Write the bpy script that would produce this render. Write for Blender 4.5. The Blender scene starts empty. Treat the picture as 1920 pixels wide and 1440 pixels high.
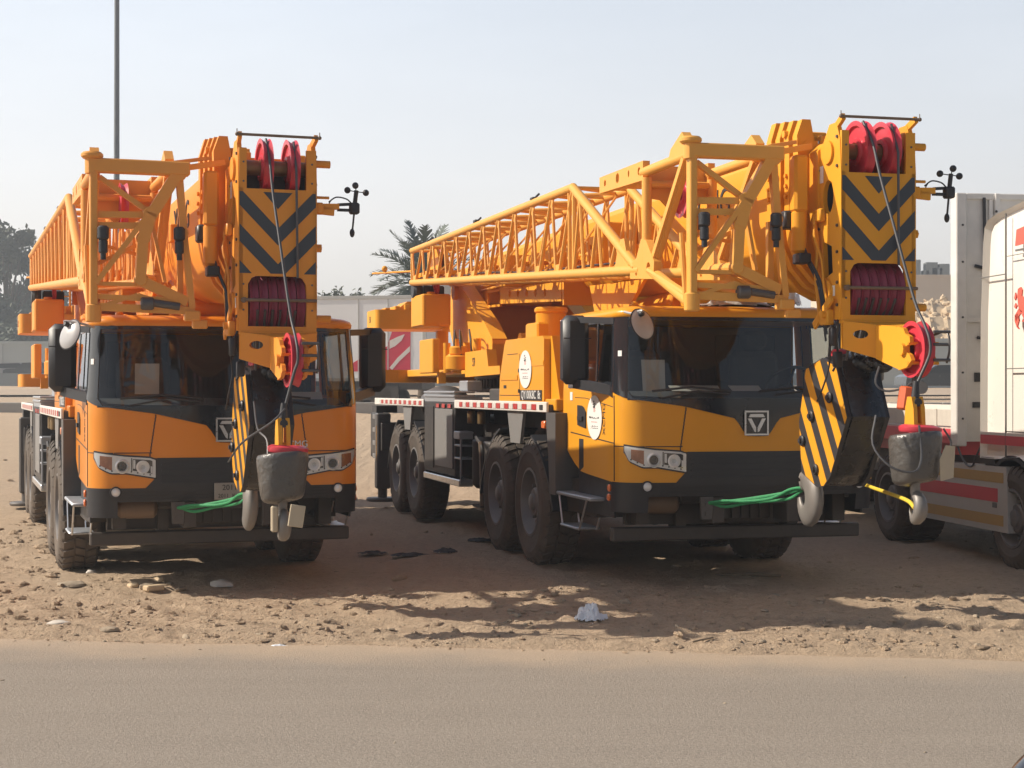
import bpy, bmesh, math, random
from mathutils import Vector, Matrix, noise
random.seed(7)
R_ = math.radians
S = bpy.context.scene
COL = S.collection
pi = math.pi

# ------------------------------------------------------------------ materials
MATS = {}
def newmat(name):
    m = bpy.data.materials.new(name); m.use_nodes = True
    nt = m.node_tree
    for n in list(nt.nodes): nt.nodes.remove(n)
    out = nt.nodes.new('ShaderNodeOutputMaterial')
    MATS[name] = m
    return m, nt, out

def mat(name, col, rough=0.5, metal=0.0, var=0.12, scale=6.0, coat=0.0, bump=0.0, bscale=60.0, dust=0.0,
        dustcol=(0.33, 0.24, 0.16), dz=(0.2, 1.6), spec=0.5, rv=0.1):
    """paint-like material: base colour with blotchy variation, optional dust that settles low and in patches"""
    m, nt, out = newmat(name)
    N, L = nt.nodes, nt.links
    b = N.new('ShaderNodeBsdfPrincipled')
    L.new(b.outputs[0], out.inputs[0])
    tc = N.new('ShaderNodeTexCoord')
    nz = N.new('ShaderNodeTexNoise'); nz.inputs['Scale'].default_value = scale
    nz.inputs['Detail'].default_value = 6; nz.inputs['Roughness'].default_value = 0.6
    L.new(tc.outputs['Object'], nz.inputs['Vector'])
    mx = N.new('ShaderNodeMix'); mx.data_type = 'RGBA'
    c = Vector(col)
    mx.inputs['A'].default_value = (*(c * (1 - var)), 1)
    mx.inputs['B'].default_value = (*[min(1, x) for x in c * (1 + var)], 1)
    L.new(nz.outputs['Fac'], mx.inputs['Factor'])
    last = mx.outputs['Result']
    if dust > 0:
        n2 = N.new('ShaderNodeTexNoise'); n2.inputs['Scale'].default_value = 2.3
        n2.inputs['Detail'].default_value = 8; n2.inputs['Roughness'].default_value = 0.7
        L.new(tc.outputs['Object'], n2.inputs['Vector'])
        sx = N.new('ShaderNodeSeparateXYZ'); L.new(tc.outputs['Object'], sx.inputs[0])
        mr = N.new('ShaderNodeMapRange'); mr.inputs['From Min'].default_value = dz[0]; mr.inputs['From Max'].default_value = dz[1]
        mr.inputs['To Min'].default_value = 1.0; mr.inputs['To Max'].default_value = 0.25
        L.new(sx.outputs['Z'], mr.inputs['Value'])
        m1 = N.new('ShaderNodeMath'); m1.operation = 'MULTIPLY'
        L.new(n2.outputs['Fac'], m1.inputs[0]); L.new(mr.outputs[0], m1.inputs[1])
        m2 = N.new('ShaderNodeMath'); m2.operation = 'MULTIPLY'; m2.inputs[1].default_value = dust * 1.6; m2.use_clamp = True
        L.new(m1.outputs[0], m2.inputs[0])
        m3 = N.new('ShaderNodeMix'); m3.data_type = 'RGBA'; m3.inputs['B'].default_value = (*dustcol, 1)
        L.new(m2.outputs[0], m3.inputs['Factor']); L.new(last, m3.inputs['A'])
        last = m3.outputs['Result']
    L.new(last, b.inputs['Base Color'])
    r = N.new('ShaderNodeMapRange'); r.inputs['To Min'].default_value = max(0.02, rough - rv); r.inputs['To Max'].default_value = min(1, rough + rv)
    L.new(nz.outputs['Fac'], r.inputs['Value']); L.new(r.outputs[0], b.inputs['Roughness'])
    b.inputs['Metallic'].default_value = metal
    b.inputs['Specular IOR Level'].default_value = spec
    b.inputs['Coat Weight'].default_value = coat
    b.inputs['Coat Roughness'].default_value = 0.12
    if bump > 0:
        n3 = N.new('ShaderNodeTexNoise'); n3.inputs['Scale'].default_value = bscale; n3.inputs['Detail'].default_value = 5
        L.new(tc.outputs['Object'], n3.inputs['Vector'])
        bp = N.new('ShaderNodeBump'); bp.inputs['Strength'].default_value = bump; bp.inputs['Distance'].default_value = 0.02
        L.new(n3.outputs['Fac'], bp.inputs['Height']); L.new(bp.outputs[0], b.inputs['Normal'])
    return m

YEL = (0.80, 0.36, 0.028)
mat('yellow_paint', YEL, 0.5, var=0.06, coat=0.03, dust=0.08, scale=3, dz=(0.6, 2.2), dustcol=(0.45, 0.28, 0.12), spec=0.22)
mat('cab_paint', (0.79, 0.345, 0.018), 0.4, var=0.03, coat=0.14, dust=0.07, scale=2, dz=(0.7, 1.9), dustcol=(0.45, 0.28, 0.12), spec=0.28)
mat('jib_paint', (0.80, 0.39, 0.075), 0.5, var=0.06, coat=0.05, scale=5, spec=0.35)
mat('deep_yellow_paint', (0.80, 0.31, 0.035), 0.5, var=0.06, coat=0.03, dust=0.12, scale=3, dz=(0.6, 2.2), dustcol=(0.45, 0.28, 0.12), spec=0.35)
mat('deep_cab_paint', (0.78, 0.268, 0.018), 0.36, var=0.03, coat=0.3, dust=0.08, scale=2, dz=(0.7, 1.9), dustcol=(0.45, 0.28, 0.12), spec=0.35)
mat('deep_jib_paint', (0.80, 0.35, 0.075), 0.5, var=0.06, coat=0.05, scale=5, spec=0.35)
mat('chevron_and_shade_black', (0.045, 0.055, 0.07), 0.5, var=0.1)
mat('black_plastic', (0.024, 0.027, 0.034), 0.45, var=0.15, dust=0.04)
mat('gloss_black', (0.014, 0.018, 0.025), 0.16, var=0.1, coat=0.5, dust=0.04, rv=0.05)
mat('frame_black', (0.02, 0.022, 0.026), 0.55, var=0.2, dust=0.22)
mat('dark_grey', (0.075, 0.075, 0.078), 0.5, var=0.15, dust=0.2)
mat('mid_grey', (0.2, 0.2, 0.2), 0.5, var=0.1, dust=0.15)
mat('rubber', (0.03, 0.029, 0.028), 0.8, var=0.3, dust=0.75, dustcol=(0.2, 0.15, 0.11), dz=(-0.9, 1.6), bump=0.2)
mat('rim_grey', (0.16, 0.165, 0.175), 0.45, metal=0.2, var=0.15, dust=0.3, dz=(-0.8, 1.2))
mat('silver', (0.68, 0.68, 0.68), 0.3, metal=0.85, var=0.08, scale=20)
mat('alu_step', (0.42, 0.44, 0.47), 0.45, metal=0.6, var=0.15, scale=30)
mat('rail_white', (0.72, 0.7, 0.66), 0.5, var=0.1, dust=0.15)
mat('reflect_red', (0.5, 0.03, 0.03), 0.3, var=0.1)
mat('reflect_white', (0.7, 0.66, 0.62), 0.3, var=0.06)
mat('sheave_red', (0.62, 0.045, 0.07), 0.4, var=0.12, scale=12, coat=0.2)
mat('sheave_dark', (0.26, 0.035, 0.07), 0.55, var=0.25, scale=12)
mat('rope_steel', (0.1, 0.1, 0.105), 0.5, metal=0.4, var=0.3, scale=80)
mat('steel_dark', (0.13, 0.12, 0.115), 0.45, metal=0.5, var=0.3, scale=14)
mat('hook_steel', (0.2, 0.198, 0.195), 0.5, metal=0.3, var=0.2, scale=10, dust=0.2)
mat('shaft_bronze', (0.25, 0.17, 0.08), 0.4, metal=0.5, var=0.3)
mat('wrap_black', (0.014, 0.015, 0.018), 0.28, var=0.3, bump=0.9, bscale=9, spec=0.6, rv=0.15)
mat('wrap_clear', (0.085, 0.08, 0.075), 0.3, var=0.35, bump=0.8, bscale=14, spec=0.6, rv=0.15)
mat('cardboard', (0.5, 0.42, 0.3), 0.8, var=0.15)
mat('green_web', (0.03, 0.27, 0.10), 0.7, var=0.3, scale=25, bump=0.4)
mat('yellow_rope', (0.75, 0.55, 0.04), 0.7, var=0.2, scale=60, bump=0.5)
mat('white_label', (0.82, 0.82, 0.8), 0.4, var=0.02)
mat('text_dark', (0.03, 0.03, 0.035), 0.5, var=0.05)
mat('text_red', (0.5, 0.05, 0.04), 0.5, var=0.05)
mat('paper', (0.7, 0.66, 0.58), 0.8, var=0.05)
mat('amber_cell', (0.36, 0.13, 0.06), 0.25, var=0.3, coat=0.4, scale=30)
mat('orange_lens', (0.75, 0.16, 0.03), 0.25, var=0.1, coat=0.5)
mat('orange_red', (0.62, 0.11, 0.03), 0.5, var=0.15)
mat('tan_tank', (0.19, 0.13, 0.085), 0.5, var=0.2)
mat('interior', (0.11, 0.105, 0.1), 0.8, var=0.3)
mat('interior_wall', (0.17, 0.15, 0.135), 0.8, var=0.3, scale=3)
mat('headlamp_bowl', (0.86, 0.87, 0.88), 0.2, metal=0.25, var=0.12, scale=40)
mat('headlamp_dark', (0.05, 0.05, 0.055), 0.2, metal=0.3, var=0.2)
mat('mirror_back', (0.45, 0.45, 0.46), 0.35, var=0.05)
mat('plate_grey', (0.3, 0.29, 0.26), 0.5, var=0.1)
mat('truck_white', (0.82, 0.79, 0.73), 0.3, var=0.02, coat=0.4)
mat('panel_seam', (0.16, 0.15, 0.14), 0.6, var=0.1)
mat('truck_grey', (0.5, 0.5, 0.48), 0.45, var=0.1, dust=0.2)
mat('headboard_grey', (0.72, 0.70, 0.67), 0.6, var=0.25, scale=3, dust=0.2, dz=(0, 4), metal=0.0)
mat('truck_red', (0.6, 0.07, 0.09), 0.4, var=0.08)
mat('lion_red', (0.7, 0.13, 0.09), 0.5, var=0.1)
mat('stripe_ochre', (0.45, 0.29, 0.1), 0.5, var=0.1)
mat('deck_board', (0.6, 0.55, 0.48), 0.7, var=0.15, scale=9)
mat('trailer_white', (0.8, 0.81, 0.82), 0.5, var=0.05, scale=1)
mat('trailer_red', (0.6, 0.03, 0.07), 0.45, var=0.05)
mat('concrete', (0.36, 0.34, 0.31), 0.9, var=0.2, scale=2, bump=0.3, bscale=20)
mat('pale_wall', (0.4, 0.44, 0.43), 0.8, var=0.08, scale=0.6)
mat('slate_wall', (0.2, 0.22, 0.22), 0.8, var=0.1, scale=0.6)
mat('beige_wall', (0.58, 0.48, 0.36), 0.9, var=0.06, scale=0.4)
mat('rubble', (0.6, 0.46, 0.3), 0.95, var=0.3, scale=1.6, bump=0.5, bscale=4)
mat('pole_grey', (0.15, 0.17, 0.19), 0.5, var=0.1, scale=1)
mat('bark', (0.1, 0.075, 0.055), 0.9, var=0.3, scale=3)
mat('leaf_dark', (0.06, 0.078, 0.05), 0.7, var=0.35, scale=0.5)
mat('leaf_mid', (0.07, 0.085, 0.045), 0.7, var=0.35, scale=0.7)
mat('palm_leaf', (0.10, 0.125, 0.10), 0.6, var=0.3, scale=1.5)
mat('car_silver', (0.3, 0.31, 0.32), 0.3, var=0.05, coat=0.5)
mat('car_dark', (0.03, 0.035, 0.04), 0.25, var=0.05, coat=0.5)
mat('car_glass', (0.02, 0.025, 0.03), 0.08, var=0.05)
mat('bag_white', (0.75, 0.77, 0.8), 0.45, var=0.08, bump=0.5, bscale=25)
mat('stone', (0.36, 0.29, 0.21), 0.95, var=0.25, scale=12, bump=0.5, bscale=30)
mat('wood_old', (0.2, 0.15, 0.1), 0.85, var=0.3, scale=15)
mat('black_cloth', (0.04, 0.04, 0.042), 0.8, var=0.3, bump=0.6, bscale=20)
mat('foil', (0.5, 0.52, 0.5), 0.35, var=0.4, scale=9, bump=0.9, bscale=12, metal=0.3)

def glassmat(name, tint, base=0.05):
    m, nt, out = newmat(name)
    N, L = nt.nodes, nt.links
    tr = N.new('ShaderNodeBsdfTransparent'); tr.inputs[0].default_value = (*tint, 1)
    gl = N.new('ShaderNodeBsdfGlossy'); gl.inputs['Roughness'].default_value = 0.03; gl.inputs[0].default_value = (0.95, 0.97, 1, 1)
    lw = N.new('ShaderNodeLayerWeight'); lw.inputs[0].default_value = 0.5
    pw = N.new('ShaderNodeMath'); pw.operation = 'POWER'; pw.inputs[1].default_value = 4.0
    L.new(lw.outputs['Facing'], pw.inputs[0])
    ma = N.new('ShaderNodeMath'); ma.operation = 'MULTIPLY_ADD'; ma.inputs[1].default_value = 1 - base; ma.inputs[2].default_value = base
    L.new(pw.outputs[0], ma.inputs[0])
    mx = N.new('ShaderNodeMixShader')
    L.new(ma.outputs[0], mx.inputs[0]); L.new(tr.outputs[0], mx.inputs[1]); L.new(gl.outputs[0], mx.inputs[2])
    L.new(mx.outputs[0], out.inputs[0])
glassmat('windshield_glass', (0.60, 0.65, 0.67), 0.05)
glassmat('lamp_glass', (0.85, 0.87, 0.88), 0.06)

# ------------------------------------------------------------------ mesh builder
class MB:
    def __init__(s): s.v = []; s.f = []; s.mi = []; s.cur = 0
    def add(s, vs, fs, M=None):
        o = len(s.v)
        s.v += [tuple(M @ Vector(p)) for p in vs] if M is not None else [tuple(p) for p in vs]
        for f in fs: s.f.append([i + o for i in f]); s.mi.append(s.cur)
        return s
    def box(s, x0, x1, y0, y1, z0, z1, b=0.0, M=None):
        if x1 < x0: x0, x1 = x1, x0
        if y1 < y0: y0, y1 = y1, y0
        if z1 < z0: z0, z1 = z1, z0
        if b <= 0:
            vs = [(x, y, z) for x in (x0, x1) for y in (y0, y1) for z in (z0, z1)]
            fs = [(0, 1, 3, 2), (4, 6, 7, 5), (0, 4, 5, 1), (2, 3, 7, 6), (0, 2, 6, 4), (1, 5, 7, 3)]
            return s.add(vs, fs, M)
        b = min(b, (x1 - x0) * .49, (y1 - y0) * .49, (z1 - z0) * .49)
        lo, hi = (x0, y0, z0), (x1, y1, z1)
        vs = []; idx = {}
        for c in range(8):
            cx = [(hi if c >> k & 1 else lo)[k] for k in range(3)]
            cin = [cx[k] + (-b if c >> k & 1 else b) for k in range(3)]
            for a in range(3):
                p = list(cin); p[a] = cx[a]
                idx[c, a] = len(vs); vs.append(p)
        fs = []
        for a in range(3):
            u, w = (a + 1) % 3, (a + 2) % 3
            for sd in (0, 1):
                cs = [(sd << a), (sd << a) | (1 << u), (sd << a) | (1 << u) | (1 << w), (sd << a) | (1 << w)]
                fs.append([idx[c, a] for c in cs])
            for du in (0, 1):
                for dw in (0, 1):
                    c0 = (du << u) | (dw << w); c1 = c0 | (1 << a)
                    fs.append([idx[c0, u], idx[c1, u], idx[c1, w], idx[c0, w]])
        for c in range(8): fs.append([idx[c, 0], idx[c, 1], idx[c, 2]])
        return s.add(vs, fs, M)
    def prism(s, poly, axis, a, b, M=None):
        n = len(poly)
        def P(p, t):
            if axis == 0: return (t, p[0], p[1])
            if axis == 1: return (p[0], t, p[1])
            return (p[0], p[1], t)
        vs = [P(p, a) for p in poly] + [P(p, b) for p in poly]
        fs = [list(range(n)), list(range(2 * n - 1, n - 1, -1))]
        fs += [(i, (i + 1) % n, n + (i + 1) % n, n + i) for i in range(n)]
        return s.add(vs, fs, M)
    def holed(s, outer, holes, axis, a, b, M=None):
        """flat plate with real holes, both faces tessellated"""
        from mathutils.geometry import tessellate_polygon
        def P(p, t):
            if axis == 0: return (t, p[0], p[1])
            if axis == 1: return (p[0], t, p[1])
            return (p[0], p[1], t)
        loops = [outer] + holes
        flat = [p for l in loops for p in l]
        tris = tessellate_polygon([[Vector((p[0], p[1], 0)) for p in l] for l in loops])
        n = len(flat)
        vs = [P(p, a) for p in flat] + [P(p, b) for p in flat]
        fs = [list(t) for t in tris] + [[n + i for i in reversed(t)] for t in tris]
        o = 0
        for l in loops:
            k = len(l)
            fs += [(o + i, o + (i + 1) % k, n + o + (i + 1) % k, n + o + i) for i in range(k)]
            o += k
        return s.add(vs, fs, M)
    def tube(s, p, q, r, n=8, r2=None, cap=True):
        p, q = Vector(p), Vector(q); d = q - p
        if d.length < 1e-6: return s
        r2 = r if r2 is None else r2
        d.normalize(); a = Vector((0, 0, 1)) if abs(d.z) < .9 else Vector((1, 0, 0))
        u = d.cross(a).normalized(); w = d.cross(u)
        vs = []
        for k in range(n):
            t = 2 * pi * k / n; e = u * math.cos(t) + w * math.sin(t)
            vs += [p + e * r, q + e * r2]
        fs = [(2 * k, 2 * ((k + 1) % n), 2 * ((k + 1) % n) + 1, 2 * k + 1) for k in range(n)]
        if cap: fs += [[2 * k for k in range(n)][::-1], [2 * k + 1 for k in range(n)]]
        return s.add(vs, fs)
    def bar(s, p, q, w, h, up=(0, 0, 1)):
        """rectangular bar from p to q, width w (sideways) and height h (along up)"""
        p, q = Vector(p), Vector(q); d = (q - p).normalized(); up = Vector(up)
        if abs(d.dot(up)) > .95: up = Vector((0, 1, 0)) if abs(d.y) < .9 else Vector((1, 0, 0))
        u = d.cross(up).normalized(); v = u.cross(d)
        vs = [e + u * (sx * w / 2) + v * (sy * h / 2) for e in (p, q) for sx, sy in ((-1, -1), (1, -1), (1, 1), (-1, 1))]
        return s.add(vs, [(3, 2, 1, 0), (4, 5, 6, 7), (0, 1, 5, 4), (1, 2, 6, 5), (2, 3, 7, 6), (3, 0, 4, 7)])
    def path(s, pts, r, n=6, flat=None):
        pts = [Vector(p) for p in pts]
        if len(pts) > 3 and len(pts) < 13 and not isinstance(r, (list, tuple)):      # round the bends (Catmull-Rom)
            q = [pts[0] * 2 - pts[1]] + pts + [pts[-1] * 2 - pts[-2]]; sm = []
            for i in range(1, len(q) - 2):
                a, b, c, d = q[i - 1:i + 3]
                for k in range(4):
                    t = k / 4; sm.append(.5 * ((2 * b) + (c - a) * t + (2 * a - 5 * b + 4 * c - d) * t * t + (3 * b - a - 3 * c + d) * t ** 3))
            pts = sm + [pts[-1]]
        rings = []; u = None
        for i, p in enumerate(pts):
            d = (pts[min(i + 1, len(pts) - 1)] - pts[max(i - 1, 0)]).normalized()
            if u is None:
                a = Vector((0, 0, 1)) if abs(d.z) < .9 else Vector((1, 0, 0)); u = d.cross(a).normalized()
            else: u = (u - d * u.dot(d)).normalized()
            w = d.cross(u)
            rr = r[i] if isinstance(r, (list, tuple)) else r
            rw = rr if flat is None else flat
            rings.append([p + u * math.cos(2 * pi * k / n) * rr + w * math.sin(2 * pi * k / n) * rw for k in range(n)])
        vs = [q for R in rings for q in R]; fs = []
        for i in range(len(pts) - 1):
            for k in range(n):
                fs.append((i * n + k, i * n + (k + 1) % n, (i + 1) * n + (k + 1) % n, (i + 1) * n + k))
        fs += [list(range(n))[::-1], [(len(pts) - 1) * n + k for k in range(n)]]
        return s.add(vs, fs)
    def lathe(s, prof, o, ax, n=24, closed=False):
        """prof: list of (radius, height along ax)"""
        o = Vector(o); ax = Vector(ax).normalized()
        a = Vector((0, 0, 1)) if abs(ax.z) < .9 else Vector((1, 0, 0))
        u = ax.cross(a).normalized(); w = ax.cross(u)
        vs = []
        for r, h in prof:
            for k in range(n):
                t = 2 * pi * k / n
                vs.append(o + ax * h + (u * math.cos(t) + w * math.sin(t)) * max(r, 1e-4))
        m = len(prof); fs = []
        for i in range(m if closed else m - 1):
            j = (i + 1) % m
            for k in range(n): fs.append((i * n + k, i * n + (k + 1) % n, j * n + (k + 1) % n, j * n + k))
        return s.add(vs, fs)
    def cyl(s, o, ax, r, h, n=24, bev=0.0):
        b = min(bev, r * .4, h * .4)
        pr = [(0, 0), (r - b, 0), (r, b), (r, h - b), (r - b, h), (0, h)] if b > 0 else [(0, 0), (r, 0), (r, h), (0, h)]
        return s.lathe(pr, o, ax, n)
    def grid(s, fn, us, vs_, skip=None):
        nu, nv = len(us), len(vs_)
        pts = [fn(u, v) for u in us for v in vs_]; fs = []
        for i in range(nu - 1):
            for j in range(nv - 1):
                if skip and skip((us[i] + us[i + 1]) / 2, (vs_[j] + vs_[j + 1]) / 2): continue
                fs.append((i * nv + j, (i + 1) * nv + j, (i + 1) * nv + j + 1, i * nv + j + 1))
        return s.add(pts, fs)
    def sphere(s, c, r, n=12, m=8, sc=(1, 1, 1)):
        c = Vector(c)
        vs = []; fs = []
        for i in range(m + 1):
            th = pi * i / m
            for k in range(n):
                ph = 2 * pi * k / n
                vs.append(c + Vector((math.sin(th) * math.cos(ph) * sc[0], math.sin(th) * math.sin(ph) * sc[1], math.cos(th) * sc[2])) * r)
        for i in range(m):
            for k in range(n): fs.append((i * n + k, i * n + (k + 1) % n, (i + 1) * n + (k + 1) % n, (i + 1) * n + k))
        return s.add(vs, fs)
    def text(s, txt, size, M, extrude=0.003, align='CENTER'):
        cu = bpy.data.curves.new('t', 'FONT'); cu.body = txt; cu.size = size; cu.extrude = extrude
        cu.align_x = align; cu.align_y = 'CENTER'; cu.resolution_u = 3
        ob = bpy.data.objects.new('t', cu)
        me = bpy.data.meshes.new_from_object(ob)
        s.add([tuple(v.co) for v in me.vertices], [list(p.vertices) for p in me.polygons], M)
        bpy.data.objects.remove(ob); bpy.data.curves.remove(cu); bpy.data.meshes.remove(me)
        return s

def link(name, data, parent=None):
    o = bpy.data.objects.new(name, data); COL.objects.link(o)
    if parent is not None: o.parent = parent
    return o

def build(name, mb, mats, parent=None, smooth=35, recalc=True, loc=None):
    me = bpy.data.meshes.new(name)
    me.from_pydata([tuple(p) for p in mb.v], [], mb.f)
    if isinstance(mats, str): mats = [mats]
    for m in mats: me.materials.append(MATS[m])
    if len(mats) > 1: me.polygons.foreach_set('material_index', mb.mi)
    if recalc:
        bm = bmesh.new(); bm.from_mesh(me)
        bmesh.ops.recalc_face_normals(bm, faces=bm.faces)
        bm.to_mesh(me); bm.free()
    if smooth:
        me.polygons.foreach_set('use_smooth', [True] * len(me.polygons))
        me.set_sharp_from_angle(angle=R_(smooth))
    me.update()
    o = link(name, me, parent)
    if loc is not None: o.location = loc
    return o

def thing(name, label, cat, loc=(0, 0, 0), rz=0.0, group=None):
    o = link(name, None); o.empty_display_size = 0.3
    o.location = loc; o.rotation_euler = (0, 0, rz)
    o['label'] = label; o['category'] = cat
    if group: o['group'] = group
    return o
def tag(o, label=None, cat=None, group=None, kind=None):
    if label: o['label'] = label
    if cat: o['category'] = cat
    if group: o['group'] = group
    if kind: o['kind'] = kind
    return o
def copy_tree(o, parent=None):
    c = o.copy(); COL.objects.link(c)
    if parent is not None: c.parent = parent
    for ch in list(o.children): copy_tree(ch, c)
    return c

def pl(pts):
    def f(u):
        if u <= pts[0][0]: return pts[0][1]
        for (a, A), (b, B) in zip(pts, pts[1:]):
            if u <= b: return A + (B - A) * (u - a) / (b - a) if b > a else B
        return pts[-1][1]
    return f
def sym(pts):   # mirror a list of (|u|, z) to both sides
    return [(-u, z) for u, z in reversed(pts)] + [(u, z) for u, z in pts]
def lin(a, b, n): return [a + (b - a) * i / (n - 1) for i in range(n)]
def oval(cx, cy, rx, ry, n=20): return [(cx + rx * math.cos(2 * pi * k / n), cy + ry * math.sin(2 * pi * k / n)) for k in range(n)]
# ------------------------------------------------------------------ the crane (local frame: x right in the photo, y backwards, z up, cab front at y = 0)
F_, RC = 0.97, 0.28
AL = RC * pi / 2
UM = F_ + AL + 1.57
def cab(u, z, off=0.0):
    au = abs(u); sg = 1 if u >= 0 else -1
    if au <= F_:
        x, y, nx, ny = au, -0.05 * (1 - (au / F_) ** 2), 0.0, -1.0
    elif au <= F_ + AL:
        ph = (au - F_) / RC
        x, y, nx, ny = F_ + RC * math.sin(ph), RC - RC * math.cos(ph), math.sin(ph), -math.cos(ph)
    else:
        x, y, nx, ny = F_ + RC, RC + au - F_ - AL, 1.0, 0.0
    x += nx * off; y += ny * off
    t = max(0, (z - 1.8) / 0.75); x *= 1 - 0.035 * t
    sh = 0.13 * max(0, (z - 1.72) / 0.8) + 0.07 * max(0, (1.0 - z) / 0.4)
    y += sh * max(0, 1 - max(y, 0) / 1.6)
    return Vector((sg * x, y, z))
def patch(mb, u0, u1, zb, zt, nu=12, nv=4, off=0.006, depth=0.02):
    fb = zb if callable(zb) else (lambda u: zb)
    ft = zt if callable(zt) else (lambda u: zt)
    us = lin(u0, u1, nu)
    P = [[cab(u, fb(u) + (ft(u) - fb(u)) * j / nv, off) for j in range(nv + 1)] for u in us]
    o = len(mb.v); vs = [p for r in P for p in r]; m = nv + 1
    fs = [(i * m + j, (i + 1) * m + j, (i + 1) * m + j + 1, i * m + j + 1) for i in range(nu - 1) for j in range(nv)]
    # rim that closes the patch down into the body
    ring = [(i, 0) for i in range(nu)] + [(nu - 1, j) for j in range(1, m)] + [(i, nv) for i in range(nu - 2, -1, -1)] + [(0, j) for j in range(nv - 1, 0, -1)]
    base = len(vs)
    for i, j in ring: vs.append(cab(us[i], fb(us[i]) + (ft(us[i]) - fb(us[i])) * j / nv, off - depth))
    k = len(ring)
    for a in range(k):
        b = (a + 1) % k
        fs.append((ring[a][0] * m + ring[a][1], base + a, base + b, ring[b][0] * m + ring[b][1]))
    mb.add(vs, fs)

def make_wheel(parent, x, y, side, R=0.655, W=0.385, rim_r=0.345, name='wheel', rear=False):
    """side -1: outer face towards -x"""
    key = (side, R, rear)
    if key not in WH:
        ax = (side, 0, 0)
        t = MB()
        prof = [(rim_r - .01, -W), (rim_r + .03, -W - .01), (rim_r + .12, -W - .02), (R - .09, -W - .012), (R - .03, -W + .012), (R - .012, -W + .04),
                (R - .012, -.04), (R - .03, -.012), (R - .075, .008), (R - .14, .017), (R - .15, .011), (rim_r + .10, .018), (rim_r + .085, .012), (rim_r + .05, .012), (rim_r + .015, 0), (rim_r - .012, -.012), (rim_r - .02, -.05)]
        t.lathe(prof, (0, 0, 0), ax, 56)
        nb = 34
        for k in range(nb):
            for row, (xa, xb, sk) in enumerate(((-.03, -.125, .35), (-.145, -.24, -.25), (-.26, -W + .03, .35))):
                a0 = 2 * pi * (k + .5 * (row % 2)) / nb; da = 2 * pi / nb * .66
                vs = []
                for rr in (R - .03, R + .006):
                    for xx, sh in ((xa, 0), (xb, sk * 2 * pi / nb)):
                        for aa in (a0 + sh, a0 + sh + da):
                            vs.append((xx * side, rr * math.sin(aa), rr * math.cos(aa)))
                t.add(vs, [(0, 1, 3, 2), (4, 6, 7, 5), (0, 4, 5, 1), (2, 3, 7, 6), (0, 2, 6, 4), (1, 5, 7, 3)])
            a0 = 2 * pi * k / nb
            for s_ in (0,):  # shoulder lugs running onto the side wall
                vs = []
                for aa in (a0, a0 + 2 * pi / nb * .6):
                    for rr, xx in ((R + .004, -.03), (R - .028, -.006), (R - .07, .012), (R - .07, -.03)):
                        vs.append((xx * side, rr * math.sin(aa), rr * math.cos(aa)))
                t.add(vs, [(0, 1, 2, 3), (7, 6, 5, 4), (0, 4, 5, 1), (1, 5, 6, 2), (2, 6, 7, 3), (3, 7, 4, 0)])
        rm = MB()
        rm.lathe([(rim_r + .012, -.004), (rim_r + .012, .006), (rim_r - .012, .008), (rim_r - .03, -.03), (rim_r - .045, -.10), (rim_r - .07, -.13), (rim_r - .11, -.125),
                  (rim_r - .14, -.10), (.155, -.11), (.15, -.10), (.0, -.10)], (0, 0, 0), ax, 40)
        hb = MB()
        hb.lathe([(.15, -.12), (.15, -.055), (.135, -.04), (.09, -.035), (.085, -.015), (.07, -.005), (0, -.005)], (0, 0, 0), ax, 28)
        for k in range(10):
            a = 2 * pi * k / 10
            c = (-.115 * side, .2 * math.sin(a), .2 * math.cos(a))
            hb.cyl(c, ax, .018, .055, 6)
        for k in range(8):
            a = 2 * pi * k / 8
            hb.cyl((-.05 * side, .118 * math.sin(a), .118 * math.cos(a)), ax, .009, .014, 6)
        mts = []
        for nm, b_, mt in (('hub', hb, 'rim_grey'), ('tyre', t, 'rubber'), ('rim', rm, 'rim_grey')):
            o = build(nm, b_, mt, None, 38); mts.append(o.data); bpy.data.objects.remove(o)
        WH[key] = mts
    h, t, r = WH[key]
    w = link(name, h, parent); w.location = (x, y, R - .005)
    link('tyre', t, w); link('rim', r, w)
    return w
WH = {}

def boom_prof(w, zt, zb, y, n=9):
    h = zt - zb; zs = zb + h * .5
    pts = [(-w + .07, zt), (-w, zt - .07), (-w, zs)]
    for k in range(1, n): a = pi * k / n; pts.append((-w * math.cos(a), zs - (zs - zb) * math.sin(a)))
    pts += [(w, zs), (w, zt - .07), (w - .07, zt)]
    return [(x, y, z) for x, z in pts]
def loft(mb, rings, caps=True):
    n = len(rings[0]); vs = [p for r in rings for p in r]; fs = []
    for i in range(len(rings) - 1):
        for k in range(n): fs.append((i * n + k, i * n + (k + 1) % n, (i + 1) * n + (k + 1) % n, (i + 1) * n + k))
    if caps: fs += [list(range(n))[::-1], [(len(rings) - 1) * n + k for k in range(n)]]
    mb.add(vs, fs)

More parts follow.
